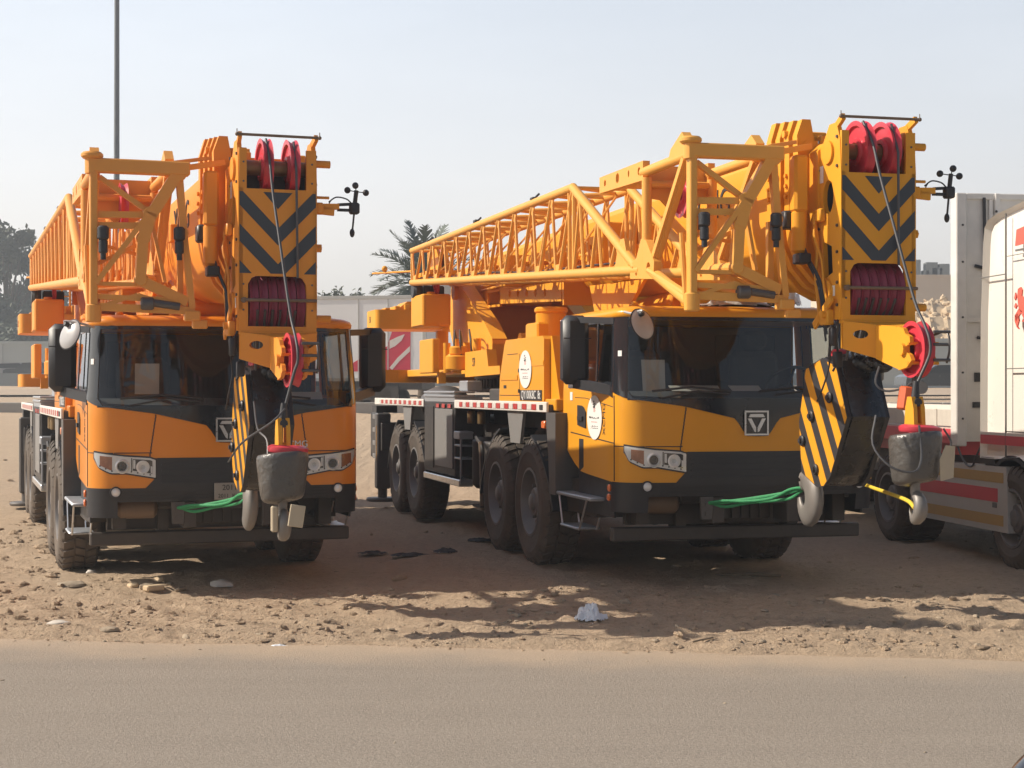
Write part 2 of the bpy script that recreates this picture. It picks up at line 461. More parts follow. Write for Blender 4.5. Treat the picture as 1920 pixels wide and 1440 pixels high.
def make_crane(label, loc, rz, group):
    T = thing('mobile_crane', label, 'mobile crane', loc, rz, group)
    # ============ driving cab
    m = MB()
    bot = pl([(0, .985), (1.41, .985), (1.36 + 1.0, 1.03), (2.5, 1.06), (2.85, 1.22), (UM, 1.30)])
    us = sorted(set([round(s * a, 4) for s in (-1, 1) for a in [0, .2, .4, .6, .8, .97, 1.04, 1.12, 1.2, 1.28, 1.34, 1.4, 1.6, 1.8, 2.0, 2.2, 2.4, 2.6, 2.75, UM]]))
    zs = [0, .2, .4, .6, .8, 1, 1.72, 1.79, 1.87, 2.1, 2.3, 2.445, 2.47]
    def fz(u, z): return cab(u, bot(abs(u)) + (1.6 - bot(abs(u))) * z if z <= 1 else z)
    def hole(u, z):
        a = abs(u)
        return (a < 1.2 and 1.72 < z < 2.445) or (1.4 < a < 2.6 and 1.87 < z < 2.445)
    m.grid(fz, us, zs, hole)
    m.box(-1.19, 1.19, 1.82, 1.86, 1.25, 2.46)                     # rear wall
    body = build('cab', m, 'cab_paint', T, 40, recalc=False)
    m = MB()                                                        # roof with a rounded visor edge
    rings = []
    for z, ins in ((2.455, 0.0), (2.468, -.018), (2.50, -.022), (2.53, -.005), (2.552, .05), (2.565, .16), (2.575, .5)):
        ring = []
        for u in us:
            p = cab(u, 2.47, -ins); ring.append(Vector((p.x, min(p.y, 1.88 - ins * .3), z)))
        rings.append(ring)
    loft(m, rings)
    for k in range(5): m.box(-.9 + k * .42, -.86 + k * .42, .5, 1.5, 2.56, 2.585, .008)
    m.sphere((-.93, .62, 2.585), .04)
    build('cab_roof', m, 'cab_paint', body, 50)
    m = MB(); patch(m, -1.2, 1.2, 1.72, 2.445, 24, 6, .002, .006)
    build('windshield', m, 'windshield_glass', body, 60, recalc=False)
    for s in (-1, 1):
        m = MB(); patch(m, s * 1.4, s * 2.6, 1.87, 2.445, 10, 3, .002, .006)
        build('side_window', m, 'windshield_glass', body, 60, recalc=False)
    m = MB()                                                        # gloss black mask below the glass, pillars, window frames
    patch(m, -1.42, 1.42, pl(sym([(.0, 1.395), (.115, 1.40), (.15, 1.47), (.21, 1.555), (.69, 1.665), (1.2, 1.735), (1.42, 1.80)])), pl(sym([(0, 1.735), (1.15, 1.735), (1.21, 1.84), (1.42, 1.86)])), 72, 3, .007)
    for s in (-1, 1):
        patch(m, s * 1.19, s * 1.42, 1.80, 2.462, 8, 4, .008)
        patch(m, s * 1.40, s * 2.66, pl([(-2.66, 1.83), (-1.75, 1.82), (-1.4, 1.74), (1.4, 1.74), (1.75, 1.82), (2.66, 1.83)]), 1.885, 12, 2, .008)
        patch(m, s * 1.40, s * 2.66, 2.425, 2.462, 10, 1, .008)
        patch(m, s * 2.58, s * 2.8, 1.83, 2.462, 3, 2, .008)
        patch(m, s * 1.86, s * 1.9, 1.87, 2.445, 2, 2, .008)
    patch(m, -1.2, 1.2, 2.43, 2.462, 20, 1, .008)
    build('windshield_surround', m, 'gloss_black', body, 50)
    for s in (-1, 1):
        m = MB()                                                    # seams between the panels
        for z0, z1, ua, ub in ((1.27, 1.655, .72, .665),):
            patch(m, s * ua - .005, s * ua + .005, z0, z0 + .01, 2, 1, .002)
            for k in range(12):
                t = k / 12; uu = s * (ua + (ub - ua) * t); z = z0 + (z1 - z0) * t
                patch(m, uu - .005, uu + .005, z, z + .034, 2, 1, .0025)
        patch(m, s * 1.372 - .006, s * 1.372 + .006, 1.0, 1.76, 2, 4, .003)
        patch(m, s * 1.38, s * 2.72, pl([(-2.72, 1.395), (-1.38, 1.33), (1.38, 1.33), (2.72, 1.395)]), pl([(-2.72, 1.405), (-1.38, 1.34), (1.38, 1.34), (2.72, 1.405)]), 8, 1, .003)
        patch(m, s * 2.44, s * 2.3, pl([(-2.44, 1.03), (-2.3, 1.08), (2.3, 1.08), (2.44, 1.03)]), 1.345, 4, 3, .0025)
        patch(m, s * 1.40, s * 2.58, pl([(-2.6, 1.735), (-2.2, 1.73), (-1.4, 1.655), (1.4, 1.655), (2.2, 1.73), (2.6, 1.735)]), pl([(-2.6, 1.741), (-2.2, 1.736), (-1.4, 1.661), (1.4, 1.661), (2.2, 1.736), (2.6, 1.741)]), 8, 1, .002)
        patch(m, s * 1.36, s * .7, 1.305, 1.313, 10, 1, .002)
        build('panel_gap', m, 'text_dark', body, None)
    m = MB()                                                        # grille and lower bumper in dark plastic
    patch(m, -.76, .76, .93, pl(sym([(0, 1.262), (.66, 1.262), (.668, 1.09), (.676, 1.075), (.76, .988)])), 60, 5, .006)
    for k in range(4): patch(m, -.62, .62, 1.03 + k * .055, 1.045 + k * .055, 16, 1, .016)
    patch(m, -1.42, 1.42, .865, .99, 30, 3, .004); patch(m, -1.42, -1.0, .72, .87, 6, 2, .002); patch(m, 1.0, 1.42, .72, .87, 6, 2, .002); patch(m, -.3, .3, .79, .87, 8, 2, -.03)
    for k in range(3): patch(m, -.9, .9, .885 + k * .03, .893 + k * .03, 16, 1, .012)
    patch(m, -2.55, -1.42, .66, pl([(-2.85, 1.1), (-2.5, 1.07), (-1.4, .99)]), 8, 3, -.03); patch(m, 1.42, 2.55, .66, pl([(1.4, .99), (2.5, 1.07)]), 8, 3, -.03)
    build('bumper', m, 'black_plastic', body, 45)
    for s in (-1, 1):                                               # headlamps
        m = MB()
        zt = pl(sym([(.68, 1.245), (.72, 1.262), (.95, 1.278), (1.225, 1.315)]))
        zb = pl(sym([(.672, 1.085), (.93, 1.13), (1.06, 1.13), (1.18, 1.185), (1.225, 1.27)]))
        m.cur = 1; patch(m, s * .66, s * 1.235, lambda u: zb(u) - .014, lambda u: zt(u) + .014, 26, 2, .009)
        m.cur = 0; patch(m, s * .672, s * 1.225, zb, zt, 26, 4, .012)
        for uc, r0 in ((.965, .053),):
            c = cab(s * uc, 1.19, .004); n = (cab(s * uc, 1.19, .1) - cab(s * uc, 1.19, 0)).normalized()
            m.cur = 0; m.lathe([(r0 + .012, .0), (r0 + .014, .018), (r0 - .002, .026), (r0 - .012, .012)], c, n, 24)
            m.cur = 1; m.lathe([(r0 - .012, .013), (.0, .013)], c, n, 20)
            m.cur = 3; m.sphere(c + n * .012, r0 * .55, 12, 8)
        m.cur = 1; patch(m, s * .70, s * .872, lambda u: zb(u) + .03, lambda u: zt(u) - .018, 10, 3, .0155)
        c = cab(s * .785, 1.182, .004); n = (cab(s * .785, 1.182, .1) - cab(s * .785, 1.182, 0)).normalized()
        m.cur = 0; m.lathe([(.058, .012), (.06, .024), (.052, .026), (.03, .016), (.0, .014)], c, n, 24)
        patch(m, s * .85, s * .869, lambda u: zb(u) + .05, lambda u: zt(u) - .025, 3, 2, .021); patch(m, s * .702, s * .716, lambda u: zb(u) + .035, lambda u: zt(u) - .07, 3, 2, .021)
        m.cur = 3; m.sphere(c + n * .016, .022, 10, 6)
        m.cur = 2; patch(m, s * 1.05, s * 1.16, pl(sym([(1.05, 1.15), (1.16, 1.20)])), pl(sym([(1.05, 1.275), (1.16, 1.285)])), 6, 2, .017)
        m.cur = 1
        for k in range(9):
            uu = s * (.72 + k * .055); patch(m, uu - .006, uu + .006, zb(uu) + .012, zb(uu) + .024, 2, 1, .018)
        patch(m, s * .882 - .004, s * .882 + .004, zb(.88) + .02, zt(.88) - .01, 2, 1, .018)
        m.cur = 3; patch(m, s * .675, s * 1.222, zb, zt, 20, 3, .03, .012)
        build('headlight', m, ['headlamp_bowl', 'headlamp_dark', 'amber_cell', 'lamp_glass'], body, 45)
        m = MB(); c = cab(s * 1.02, .955, .0); n = Vector((0, -1, 0))
        m.cur = 1; m.lathe([(.052, 0), (.052, .022), (.042, .026), (.04, .016)], c, n, 20)
        m.cur = 0; m.lathe([(.04, .014), (.02, .022), (0, .024)], c, n, 20)
        build('fog_lamp', m, ['headlamp_bowl', 'black_plastic'], body, 45)
        for zz in (.93, .845):
            c = cab(s * 1.46, zz, .0); m = MB(); m.cyl(c, (s, 0, 0), .035, .025, 14, .008)
            build('marker_lamp', m, 'orange_lens', body, 40)
        m = MB()                                                    # wiper
        p0 = cab(s * .85 - .05, 1.735, .02); p1 = cab(s * .5 - .06, 1.80, .03); p2 = cab(s * .22 - .05, 1.77, .03)
        m.path([p0, p1, p2], .009, 6)
        m.path([cab(-.98 + (0 if s < 0 else 1.0), 1.80, .022), cab(-.62 + (0 if s < 0 else 1.0), 1.835, .025), cab(-.25 + (0 if s < 0 else 1.0), 1.80, .022)], .011, 6)
        build('wiper', m, 'text_dark', body, 50)
        m = MB(); patch(m, s * 2.47, s * 2.21, pl(sym([(2.21, 1.45), (2.47, 1.475)])), pl(sym([(2.21, 1.60), (2.30, 1.66), (2.47, 1.665)])), 5, 3, .012)
        patch(m, s * 2.42, s * 2.27, 1.52, 1.56, 3, 1, .03)
        build('door_handle', m, 'black_plastic', body, 45)
        # folding steps under the door
        m = MB()
        x0, x1 = s * 1.12, s * 1.36
        m.box(x0, x1, .62, 1.75, .79, .825, .01); m.box(x0, x1, 1.05, 1.6, .495, .52, .01)
        build('cab_step', m, 'alu_step', T, 40)
        m = MB()
        for xx in (1.33, 1.16):
            for pa, pb in (((1.72, .8), (1.60, .5)), ((1.04, .5), (.8, .8))): m.tube((s * xx, pa[0], pa[1]), (s * xx, pb[0], pb[1]), .010, 6)
            m.tube((s * xx, 1.6, .5), (s * xx, 1.04, .5), .010, 6)
        build('step_hanger', m, 'silver', T, 50)
    m = MB()                                                        # square chrome badge with a triangle
    fr = lambda a, b: [(-a, -a), (a, -a), (a, a), (-a, a)]
    M0 = Matrix.Translation((-.02, -.072, 1.515)) @ Matrix.Rotation(pi / 2, 4, 'X')
    m.cur = 0; m.holed([(-.115, -.11), (.115, -.11), (.115, .11), (-.115, .11)], [[(-.1, -.095), (.1, -.095), (.1, .095), (-.1, .095)]], 2, 0, .012, M0)
    m.prism([(-.06, .08), (.06, .08), (.078, .052), (-.078, .052)], 2, 0, .014, M0)
    for q in (-1, 1): m.prism([(q * .086, .04), (q * .05, .04), (q * .008, -.04), (q * .008, -.082), (q * .024, -.075)], 2, 0, .014, M0)
    m.cur = 1; m.prism([(-.105, -.1), (.105, -.1), (.105, .1), (-.105, .1)], 2, -.002, .003, M0)
    m.prism([(-.034, .037), (.034, .037), (0, -.02)], 2, .003, .006, M0)
    build('emblem', m, ['silver', 'gloss_black'], body, 40)
    m = MB(); m.text('XCMG', .085, Matrix.Translation((.6, -.037, 1.375)) @ Matrix.Rotation(pi / 2, 4, 'X'), .004)
    build('lettering', m, 'silver', body, None)
    for s in (-1, 1):
        m = MB()
        Md = Matrix.Translation((s * 1.2505, .53, 1.545)) @ Matrix.Rotation(s * pi / 2, 4, 'Z') @ Matrix.Rotation(pi / 2, 4, 'X') @ Matrix.Rotation(pi / 2, 4, 'Z')
        m.text('XCMG', .10, Md, .002); build('door_lettering', m, 'text_dark', body, None)
    # cab interior
    m = MB()
    m.prism([(.16, 1.5), (.62, 1.5), (.62, 1.66), (.5, 1.80), (.3, 1.765), (.16, 1.74)], 0, -1.12, 1.12)
    m.box(-1.15, 1.15, .2, 1.8, 1.2, 1.28)
    build('dashboard', m, 'interior', body, 30)
    m = MB(); m.box(-1.13, 1.13, 1.74, 1.8, 1.3, 2.44); m.cur = 1
    m.box(-.95, -.35, 1.72, 1.739, 1.9, 2.36, .02); m.box(.3, .95, 1.72, 1.739, 1.9, 2.36, .02)
    build('rear_panel', m, ['interior_wall', 'interior'], body, 30)
    for s in (-1, 1):
        m = MB()
        m.box(s * .62 - .27, s * .62 + .27, 1.0, 1.5, 1.42, 1.58, .06); m.box(s * .62 - .26, s * .62 + .26, 1.42, 1.6, 1.55, 2.2, .07)
        m.box(s * .62 - .14, s * .62 + .14, 1.46, 1.58, 2.2, 2.4, .05)
        build('seat', m, 'interior', body, 40)
    m = MB()
    c = Vector((.62, .66, 1.86)); ax = Vector((0, .75, .66)).normalized(); u = Vector((1, 0, 0)); w = ax.cross(u)
    m.path([c + (u * math.cos(2 * pi * k / 20) + w * math.sin(2 * pi * k / 20)) * .22 for k in range(21)], .016, 6)
    for a in (.5, 2.6, 4.7): m.tube(c, c + (u * math.cos(a) + w * math.sin(a)) * .22, .013, 5)
    m.tube(c, c - ax * .3, .03, 6)
    build('steering_wheel', m, 'interior', body, 50)
    # mirrors
    for s in (-1, 1):
        m = MB()
        mx_ = -1.43 if s < 0 else 1.57
        m.box(mx_ - .125, mx_ + .125, .77, .97, 1.86, 2.5, .055)
        m.bar((s * 1.20, .3, 1.80), (mx_ - s * .01, .86, 1.87), .07, .09); m.bar((s * 1.2, .35, 2.43), (mx_ - s * .01, .86, 2.46), .05, .06)
        m.box(mx_ - .13, mx_ + .13, .765, .775, 2.28, 2.29)
        w = build('wing_mirror', m, 'black_plastic', body, 40)
        m = MB(); m.box(mx_ - .105, mx_ + .105, .97, .975, 1.9, 2.46, .004)
        build('mirror_glass', m, 'silver', body, 40)
    # ============ carrier
    m = MB()
    for s in (-1, 1): m.box(s * .42, s * .62, .25, 12.6, .78, 1.42, .02)
    m.box(-.6, .6, .5, 12.5, 1.05, 1.4); m.box(-1.2, 1.2, .9, 1.9, .62, .95); m.tube((-.95, .62, .72), (.95, .62, .72), .05, 10); m.box(-.28, .28, .3, .6, .62, .82, .02); m.path([(.6, .5, .9), (.72, .3, .75), (.85, .45, .66), (.9, .6, .8)], .025, 6)  # wide dark boxes added between the rails so light doesn't pass through
    for k in range(5): m.box(-.2 + .09 * k, -.17 + .09 * k, .27, .3, .64, .8)
    m.box(-1.0, 1.0, 4.9, 8.4, .6, 1.4); m.box(-1.05, 1.05, .5, .6, .58, .95); m.box(-.8, .8, 12.45, 12.7, .6, 1.5)
    for y in (2.7, 4.15, 8.97, 10.36):
        m.tube((-1.1, y, .65), (1.1, y, .65), .12, 10); m.sphere((0, y, .65), .27, 12, 8)
        for s in (-1, 1):
            m.box(s * .95 - .06, s * .95 + .06, y - .2, y + .2, .35, .95, .03); m.tube((s * .8, y - .25, .9), (s * .8, y - .25, 1.35), .06, 8)
    for s in (-1, 1):
        m.box(s * .9, s * 1.02, .3, .45, .6, .9); m.box(s * .3, s * .42, -.02, .3, .62, .86, .01)
    build('chassis_frame', m, 'frame_black', T, 30)
    for s in (-1, 1):
        m = MB()
        for y in (-.025,): m.prism([(-.05, .66), (.05, .66), (.06, .86), (-.06, .86)], 1, y, y + .03, Matrix.Translation((s * .47, 0, 0)))
        for z in (.71, .8): m.cyl((s * .47, -.027, z), (0, -1, 0), .02, .012, 12)
        build('tow_bracket', m, 'dark_grey', T, 30)
    m = MB(); m.cyl((-.98, .34, .79), (1, 0, 0), .1, .36, 18, .03); build('air_tank', m, 'tan_tank', T, 40)
    m = MB(); m.box(-1.215, 1.215, .38, .48, .44, .565, .012)
    for s in (-1, 1): m.box(s * .55 - .05, s * .55 + .05, .42, .62, .5, .85)
    build('front_beam', m, 'frame_black', T, 30)
    m = MB()                                                        # deck plates
    m.box(-1.34, 1.34, 2.05, 6.3, 1.58, 1.665, .006); m.box(-1.34, 1.34, 8.28, 12.25, 1.58, 1.655, .006); m.box(-1.1, 1.1, 6.3, 8.28, 1.55, 1.66)
    for k in range(6):
        m.box(-1.2, 1.2, 9 + k * .5, 9.03 + k * .5, 1.656, 1.668)
    m.box(-.95, .95, 4.4, 6.2, 1.666, 1.83, .02); m.sphere((-.85, 9.3, 1.62), 1, 14, 8, (.35, .75, .26)); m.sphere((.85, 9.3, 1.62), 1, 14, 8, (.35, .75, .26))
    build('carrier_deck', m, 'dark_grey', T, 30)
    for s in (-1, 1):
        for y0, y1, nm in ((2.04, 6.3, 1), (8.28, 12.26, 0)):
            m = MB(); x = s * 1.345
            m.cur = 0; m.box(x, s * 1.375, y0, y1, 1.585, 1.69, .006)
            n = int((y1 - y0 - .5) / .19)
            for k in range(n):
                m.cur = 1 + k % 2
                ya = y0 + .12 + (.25 if nm else 0) + k * .19
                m.box(s * 1.376, s * 1.381, ya, ya + .165, 1.607, 1.665)
            m.cur = 3
            if nm: m.box(s * 1.376, s * 1.381, y0 + .12, y0 + .24, 1.61, 1.66)
            build('side_rail', m, ['rail_white', 'reflect_red', 'reflect_white', 'text_dark'], T, 30)
    for i, y in enumerate((2.7, 4.15, 8.97, 10.36)):
        for s in (-1, 1): make_wheel(T, s * 1.365, y, s)
    for s in (-1, 1):                                               # mudguards
        m = MB()
        m.prism([(1.72, 1.585), (2.06, 1.585), (2.06, 1.50), (1.98, 1.15), (1.93, .78), (1.72, .78)], 0, s * .86, s * 1.37)
        build('front_mudguard', m, 'dark_grey', T, 30)
        for ca, ra, a0, a1 in ((3.42, 1.62, 1.95, 2.9), (3.42, 1.62, .25, 1.1), (9.66, 1.55, 2.0, 2.9), (9.66, 1.55, .25, 1.15)):
            m = MB(); pts = []
            for k in range(9):
                a = a0 + (a1 - a0) * k / 8; pts.append((ca - math.cos(a) * ra, .35 + math.sin(a) * 1.12))
            outer = pts; inner = [(y + (ca - y) * .022, z - .02) for y, z in pts][::-1]
            m.prism(outer + inner, 0, s * .92, s * 1.36)
            build('mudguard', m, 'black_plastic', T, 40)
        for y in (3.42, 9.66):                                      # mud flaps between the wheels
            m = MB(); m.prism([(y - .34, 1.58), (y + .34, 1.58), (y + .2, 1.24), (y - .2, 1.24)], 0, s * 1.30, s * 1.335)
            build('wheel_arch_flap', m, 'mid_grey', T, 30)
        m = MB()
        for y0, y1 in ((2.06, 6.3), (8.3, 12.2)): m.box(s * .8, s * .86, y0, y1, .85, 1.58)
        build('inner_arch', m, 'frame_black', T, 30)
        # outrigger box between the axles
        m = MB(); m.cur = 0
        m.box(s * .9, s * 1.36, 6.33, 8.26, .72, 1.655, .012); m.box(s * 1.361, s * 1.372, 7.62, 8.2, .78, 1.6, .004); m.cur = 1
        m.box(s * 1.361, s * 1.375, 6.42, 7.5, .82, 1.57, .004)
        m.cur = 2
        for k in range(3): m.box(s * 1.376, s * 1.38, 6.5 + k * .36, 6.68 + k * .36, 1.585, 1.635)
        build('outrigger_box', m, ['frame_black', 'mid_grey', 'reflect_red'], T, 30)
        m = MB()
        m.box(s * 1.1, s * 1.375, 6.33, 8.26, 1.72, 1.752, .006); m.box(s * 1.1, s * 1.375, 6.33, 8.26, 1.772, 1.80, .006); m.box(s * 1.0, s * 1.36, 6.34, 8.25, 1.66, 1.72)
        m.box(s * 1.0, s * 1.2, 6.35, 6.8, 1.80, 1.93, .01)
        build('access_step', m, 'alu_step', T, 30)
        m = MB(); m.box(s * 1.2, s * 1.38, 6.0, 8.24, .615, .70, .01); build('side_step', m, 'silver', T, 30)
        m = MB()                                                    # ladder in front of the box
        for k in range(3): m.box(s * 1.2, s * 1.37, 5.98, 6.32, .95 + k * .16, .975 + k * .16, .005)
        m.box(s * 1.2, s * 1.38, 6.0, 6.32, 1.2, 1.3, .01)
        m.path([(s * 1.36, 5.98, .66), (s * 1.36, 5.98, 1.2)], .014, 6); m.path([(s * 1.2, 5.98, .66), (s * 1.2, 5.98, 1.2)], .014, 6)
        build('ladder', m, 'alu_step', T, 30)
        m = MB(); m.cyl((s * 1.1, 5.6, .62), (0, 0, 1), .2, .62, 18, .05); m.box(s * .9, s * 1.25, 4.95, 5.3, .7, 1.2, .02)
        m.path([(s * 1.33, 4.98, .45), (s * 1.33, 4.98, 1.0), (s * 1.33, 5.02, 1.15), (s * 1.33, 5.3, 1.25)], .022, 6)
        m.box(s * 1.2, s * 1.36, 4.95, 5.35, .42, .45)
        build('air_cleaner', m, 'frame_black', T, 40)
        m = MB(); m.path([(s * 1.33, 4.98, .45), (s * 1.33, 4.99, .95), (s * 1.33, 5.05, 1.2)], .03, 6)
        m.box(s * 1.28, s * 1.36, 4.9, 5.2, .4, .43); build('exhaust_pipe', m, 'tan_tank', T, 40)
        for y in (5.9, 5.35): # orange/white hanging lamps and valves below the rail
            m = MB(); m.cyl((s * 1.25, y, 1.40), (0, 0, 1), .05, .16, 12, .01); build('valve', m, 'shaft_bronze', T, 40)
        m = MB(); m.box(s * 1.3, s * 1.37, 2.12, 2.25, 1.42, 1.5, .01); build('side_marker', m, 'orange_lens', T, 40)
        # rear outrigger with its jack
        m = MB(); m.box(s * .5, s * 1.36, 11.75, 12.15, .85, 1.3, .015); m.box(s * 1.2, s * 1.42, 11.78, 12.02, .25, 1.45, .02)
        m.tube((s * 1.31, 11.9, .1), (s * 1.31, 11.9, .5), .075, 12)
        m.cyl((s * 1.31, 11.9, .05), (0, 0, 1), .26, .06, 20, .02)
        build('outrigger', m, 'dark_grey', T, 35)
        m = MB()
        for k in range(4): m.box(s * 1.15, s * 1.40, 12.05, 12.32, .72 + k * .21, .745 + k * .21 + .05, .006)
        build('rear_ladder', m, 'mid_grey', T, 30)
        m = MB(); m.box(s * 1.2, s * 1.36, 12.35, 12.75, .72, 1.45, .02); m.box(s * 1.0, s * 1.34, 12.3, 12.7, 1.45, 1.56)
        build('rear_guard', m, 'frame_black', T, 30)
        m = MB(); m.box(s * 1.40, s * 1.42, 11.8, 11.86, .7, 1.25); build('jack_label', m, 'yellow_paint', T, None)
    # engine cover behind the cab
    m = MB()
    for s in (-1, 1):
        m.prism([(2.35, 1.67), (4.24, 1.67), (4.2, 1.95), (4.0, 2.3), (3.93, 2.365), (2.4, 2.365), (2.35, 2.33)], 0, s * .45, s * 1.31)
        m.box(s * 1.31, s * 1.316, 2.36, 3.2, 2.06, 2.11); m.box(s * 1.31, s * 1.318, 3.4, 4.15, 1.92, 1.97)
    m.box(-.45, .45, 2.4, 3.9, 1.66, 2.2)
    m.box(-1.3, 1.3, 1.95, 2.34, 1.6, 1.72, .01); m.prism([(1.95, 1.585), (2.34, 1.585), (2.34, 2.36), (2.3, 2.36)], 0, -1.24, -.6); m.prism([(1.95, 1.585), (2.34, 1.585), (2.34, 2.36), (2.3, 2.36)], 0, .6, 1.24)
    ec = build('engine_cover', m, 'cab_paint', T, 30)
    for s in (-1, 1):
        m = MB()
        m.box(s * 1.311, s * 1.3135, 3.31, 3.318, 1.75, 2.2); m.box(s * 1.311, s * 1.3135, 3.4, 3.85, 2.20, 2.206); m.box(s * 1.311, s * 1.3135, 3.9, 4.02, 1.83, 1.865)
        m.box(s * 1.311, s * 1.3135, 3.32, 4.2, 1.75, 1.756); m.box(s * 1.311, s * 1.32, 3.33, 3.36, 1.78, 1.82); m.box(s * 1.311, s * 1.32, 3.33, 3.36, 2.0, 2.04)
        build('cover_seam', m, 'text_dark', ec, None)
        m = MB(); m.cur = 0; m.box(s * 1.311, s * 1.3145, 2.42, 3.3, 1.70, 1.81); m.cur = 1
        m.text('QY100K8C  8t', .125, Matrix.Translation((s * 1.315, 2.86, 1.757)) @ Matrix.Rotation(s * pi / 2, 4, 'Z') @ Matrix.Rotation(pi / 2, 4, 'X'), .001)
        build('model_panel', m, ['text_dark', 'white_label'], ec, None)
    m = MB(); m.cyl((-.88, 3.6, 2.36), (0, 0, 1), .17, .3, 20, .015); m.box(-1.08, -.76, 3.45, 3.95, 2.36, 2.55, .02)
    m.cyl((-.88, 3.6, 2.65), (0, 0, 1), .185, .07, 20, .02); build('air_intake', m, 'cab_paint', T, 35)
    m = MB(); m.box(-.6, 1.1, 2.5, 3.9, 2.34, 2.42, .02); m.box(-.7, 1.0, 4.0, 5.0, 1.83, 2.2, .03)
    for k in range(5): m.path([(-.62 + .1 * k, 4.0, 2.3), (-.6 + .1 * k, 4.4, 2.42 + .03 * k), (-.5 + .1 * k, 5.2, 2.2), (-.45 + .08 * k, 6.2, 2.15)], .022, 6)
    build('exhaust_box', m, 'frame_black', T, 35)
    # ============ superstructure
    m = MB(); m.lathe([(.6, 0), (.86, 0), (.86, .05), (.8, .06), (.8, .17), (.86, .18), (.86, .24), (.6, .24)], (0, 7.3, 1.78), (0, 0, 1), 64)
    for k in range(72):
        a = 2 * pi * k / 72; m.bar((math.cos(a) * .82, 7.3 + math.sin(a) * .82, 1.83), (math.cos(a) * .82, 7.3 + math.sin(a) * .82, 1.96), .03, .03)
    build('slewing_ring', m, 'steel_dark', T, 30)
    tt = MB()
    tt.box(-.95, .95, 6.3, 11.9, 2.02, 2.13, .01)
    for s in (-1, 1):
        tt.prism([(6.75, 2.1), (6.8, 2.45), (7.2, 2.66), (7.9, 2.95), (8.75, 3.28), (8.9, 3.36), (9.2, 3.42), (9.4, 3.3), (9.5, 2.7), (9.2, 2.4), (9.3, 2.1)], 0, s * .62, s * .74)
        tt.bar((s * .67, 6.74, 2.12), (s * .67, 6.78, 2.46), .2, .03); tt.bar((s * .67, 6.78, 2.46), (s * .67, 7.2, 2.68), .2, .04); tt.bar((s * .67, 7.2, 2.68), (s * .67, 8.8, 3.32), .2, .04)
        tt.box(s * .5, s * .86, 6.40, 6.46, 2.05, 2.4); tt.tube((s * .55, 9.0, 3.22), (s * .8, 9.0, 3.22), .12, 18)
    tt.box(-.62, .62, 8.9, 9.0, 2.1, 3.0)
    tt.box(-.5, .5, 9.6, 11.7, 2.9, 3.0)
    tb = build('turntable', tt, 'yellow_paint', T, 30)
    for s in (-1, 1):
        m = MB()
        m.prism([(5.05, 2.0), (6.9, 1.98), (6.9, 2.3), (5.72, 2.31), (5.62, 2.1), (5.05, 2.1)], 0, s * .98, s * 1.1)
        m.box(s * .75, s * 1.0, 5.8, 6.8, 2.0, 2.1)
        m.box(s * .9, s * 1.1, 6.9, 8.4, 2.02, 2.07, .005)
        build('side_plate', m, 'yellow_paint', tb, 30)
        m = MB(); m.text('S9', .16, Matrix.Translation((s * 1.102, 6.4, 2.16)) @ Matrix.Rotation(s * pi / 2, 4, 'Z') @ Matrix.Rotation(pi / 2, 4, 'X'), .002)
        build('plate_marking', m, 'text_dark', tb, None)
        m = MB(); m.box(s * 1.29, s * 1.385, 7.6, 8.5, 2.04, 2.5, .012); m.box(s * 1.2, s * 1.3, 7.62, 7.72, 1.9, 2.05)
        build('valve_box', m, 'yellow_paint', tb, 30)
        m = MB(); m.box(s * .94, s * 1.34, 8.5, 9.35, 2.70, 3.15, .02); m.box(s * .98, s * 1.3, 8.492, 8.5, 2.74, 3.1, .003); m.cyl((s * 1.14, 8.9, 3.15), (0, 0, 1), .06, .05, 14, .01); m.box(s * 1.1, s * 1.11, 8.49, 8.5, 2.68, 2.95); m.box(s * 1.346, s * 1.35, 8.6, 9.3, 2.72, 2.73)
        m.bar((s * 1.0, 8.9, 2.1), (s * 1.0, 8.9, 2.65), .12, .12)
        build('oil_tank', m, 'yellow_paint', tb, 30)
        m = MB(); m.cyl((s * 1.22, 9.2, 3.24), (s, 0, 0), .15, .13, 20, .04); m.box(s * .9, s * 1.2, 9.1, 9.35, 3.14, 3.3, .02)
        build('reel', m, 'black_plastic', tb, 40)
        m = MB()
        for k in range(4): m.tube((s * (1.2 - .11 * k), 7.55 - .12 * k, 2.04), (s * (1.2 - .11 * k), 7.55 - .12 * k, 2.44 + .05 * (k % 2)), .05, 10)
        m.cyl((s * 1.1, 7.3, 2.07), (0, 0, 1), .17, .2, 20, .02); m.cyl((s * 1.1, 7.3, 2.27), (0, 0, 1), .12, .12, 20, .02); m.box(s * .85, s * 1.2, 7.4, 7.6, 2.08, 2.3, .02)
        build('slew_motor', m, 'yellow_paint', tb, 40)
        m = MB()
        for k in range(3):
            x = s * (1.15 - .1 * k + .03 * (k % 2))
            m.path([(x, 7.25 - .05 * k, 2.25), (x + s * .02, 7.25 - .05 * k, 2.42 + .02 * k), (x - s * .01, 7.35, 2.56 + .02 * k), (x - s * .07, 7.6, 2.6), (x - s * .16, 7.9, 2.45), (x - s * .2, 8.2, 2.25)], .013, 6)
        build('hydraulic_hose', m, 'dark_grey', tb, 50)
    m = MB()                                                        # operator cab on the far side
    m.cur = 0; m.prism([(4.1, 2.0), (5.9, 2.0), (5.9, 3.38), (4.6, 3.38), (4.15, 2.7)], 0, .68, 1.36); m.cur = 1
    m.prism([(4.3, 2.72), (5.5, 2.72), (5.5, 3.28), (4.66, 3.28)], 0, .674, .679); m.prism([(4.3, 2.72), (5.5, 2.72), (5.5, 3.28), (4.66, 3.28)], 0, 1.361, 1.366)
    m.bar((1.02, 4.13, 2.76), (1.02, 4.56, 3.32), .56, .02)
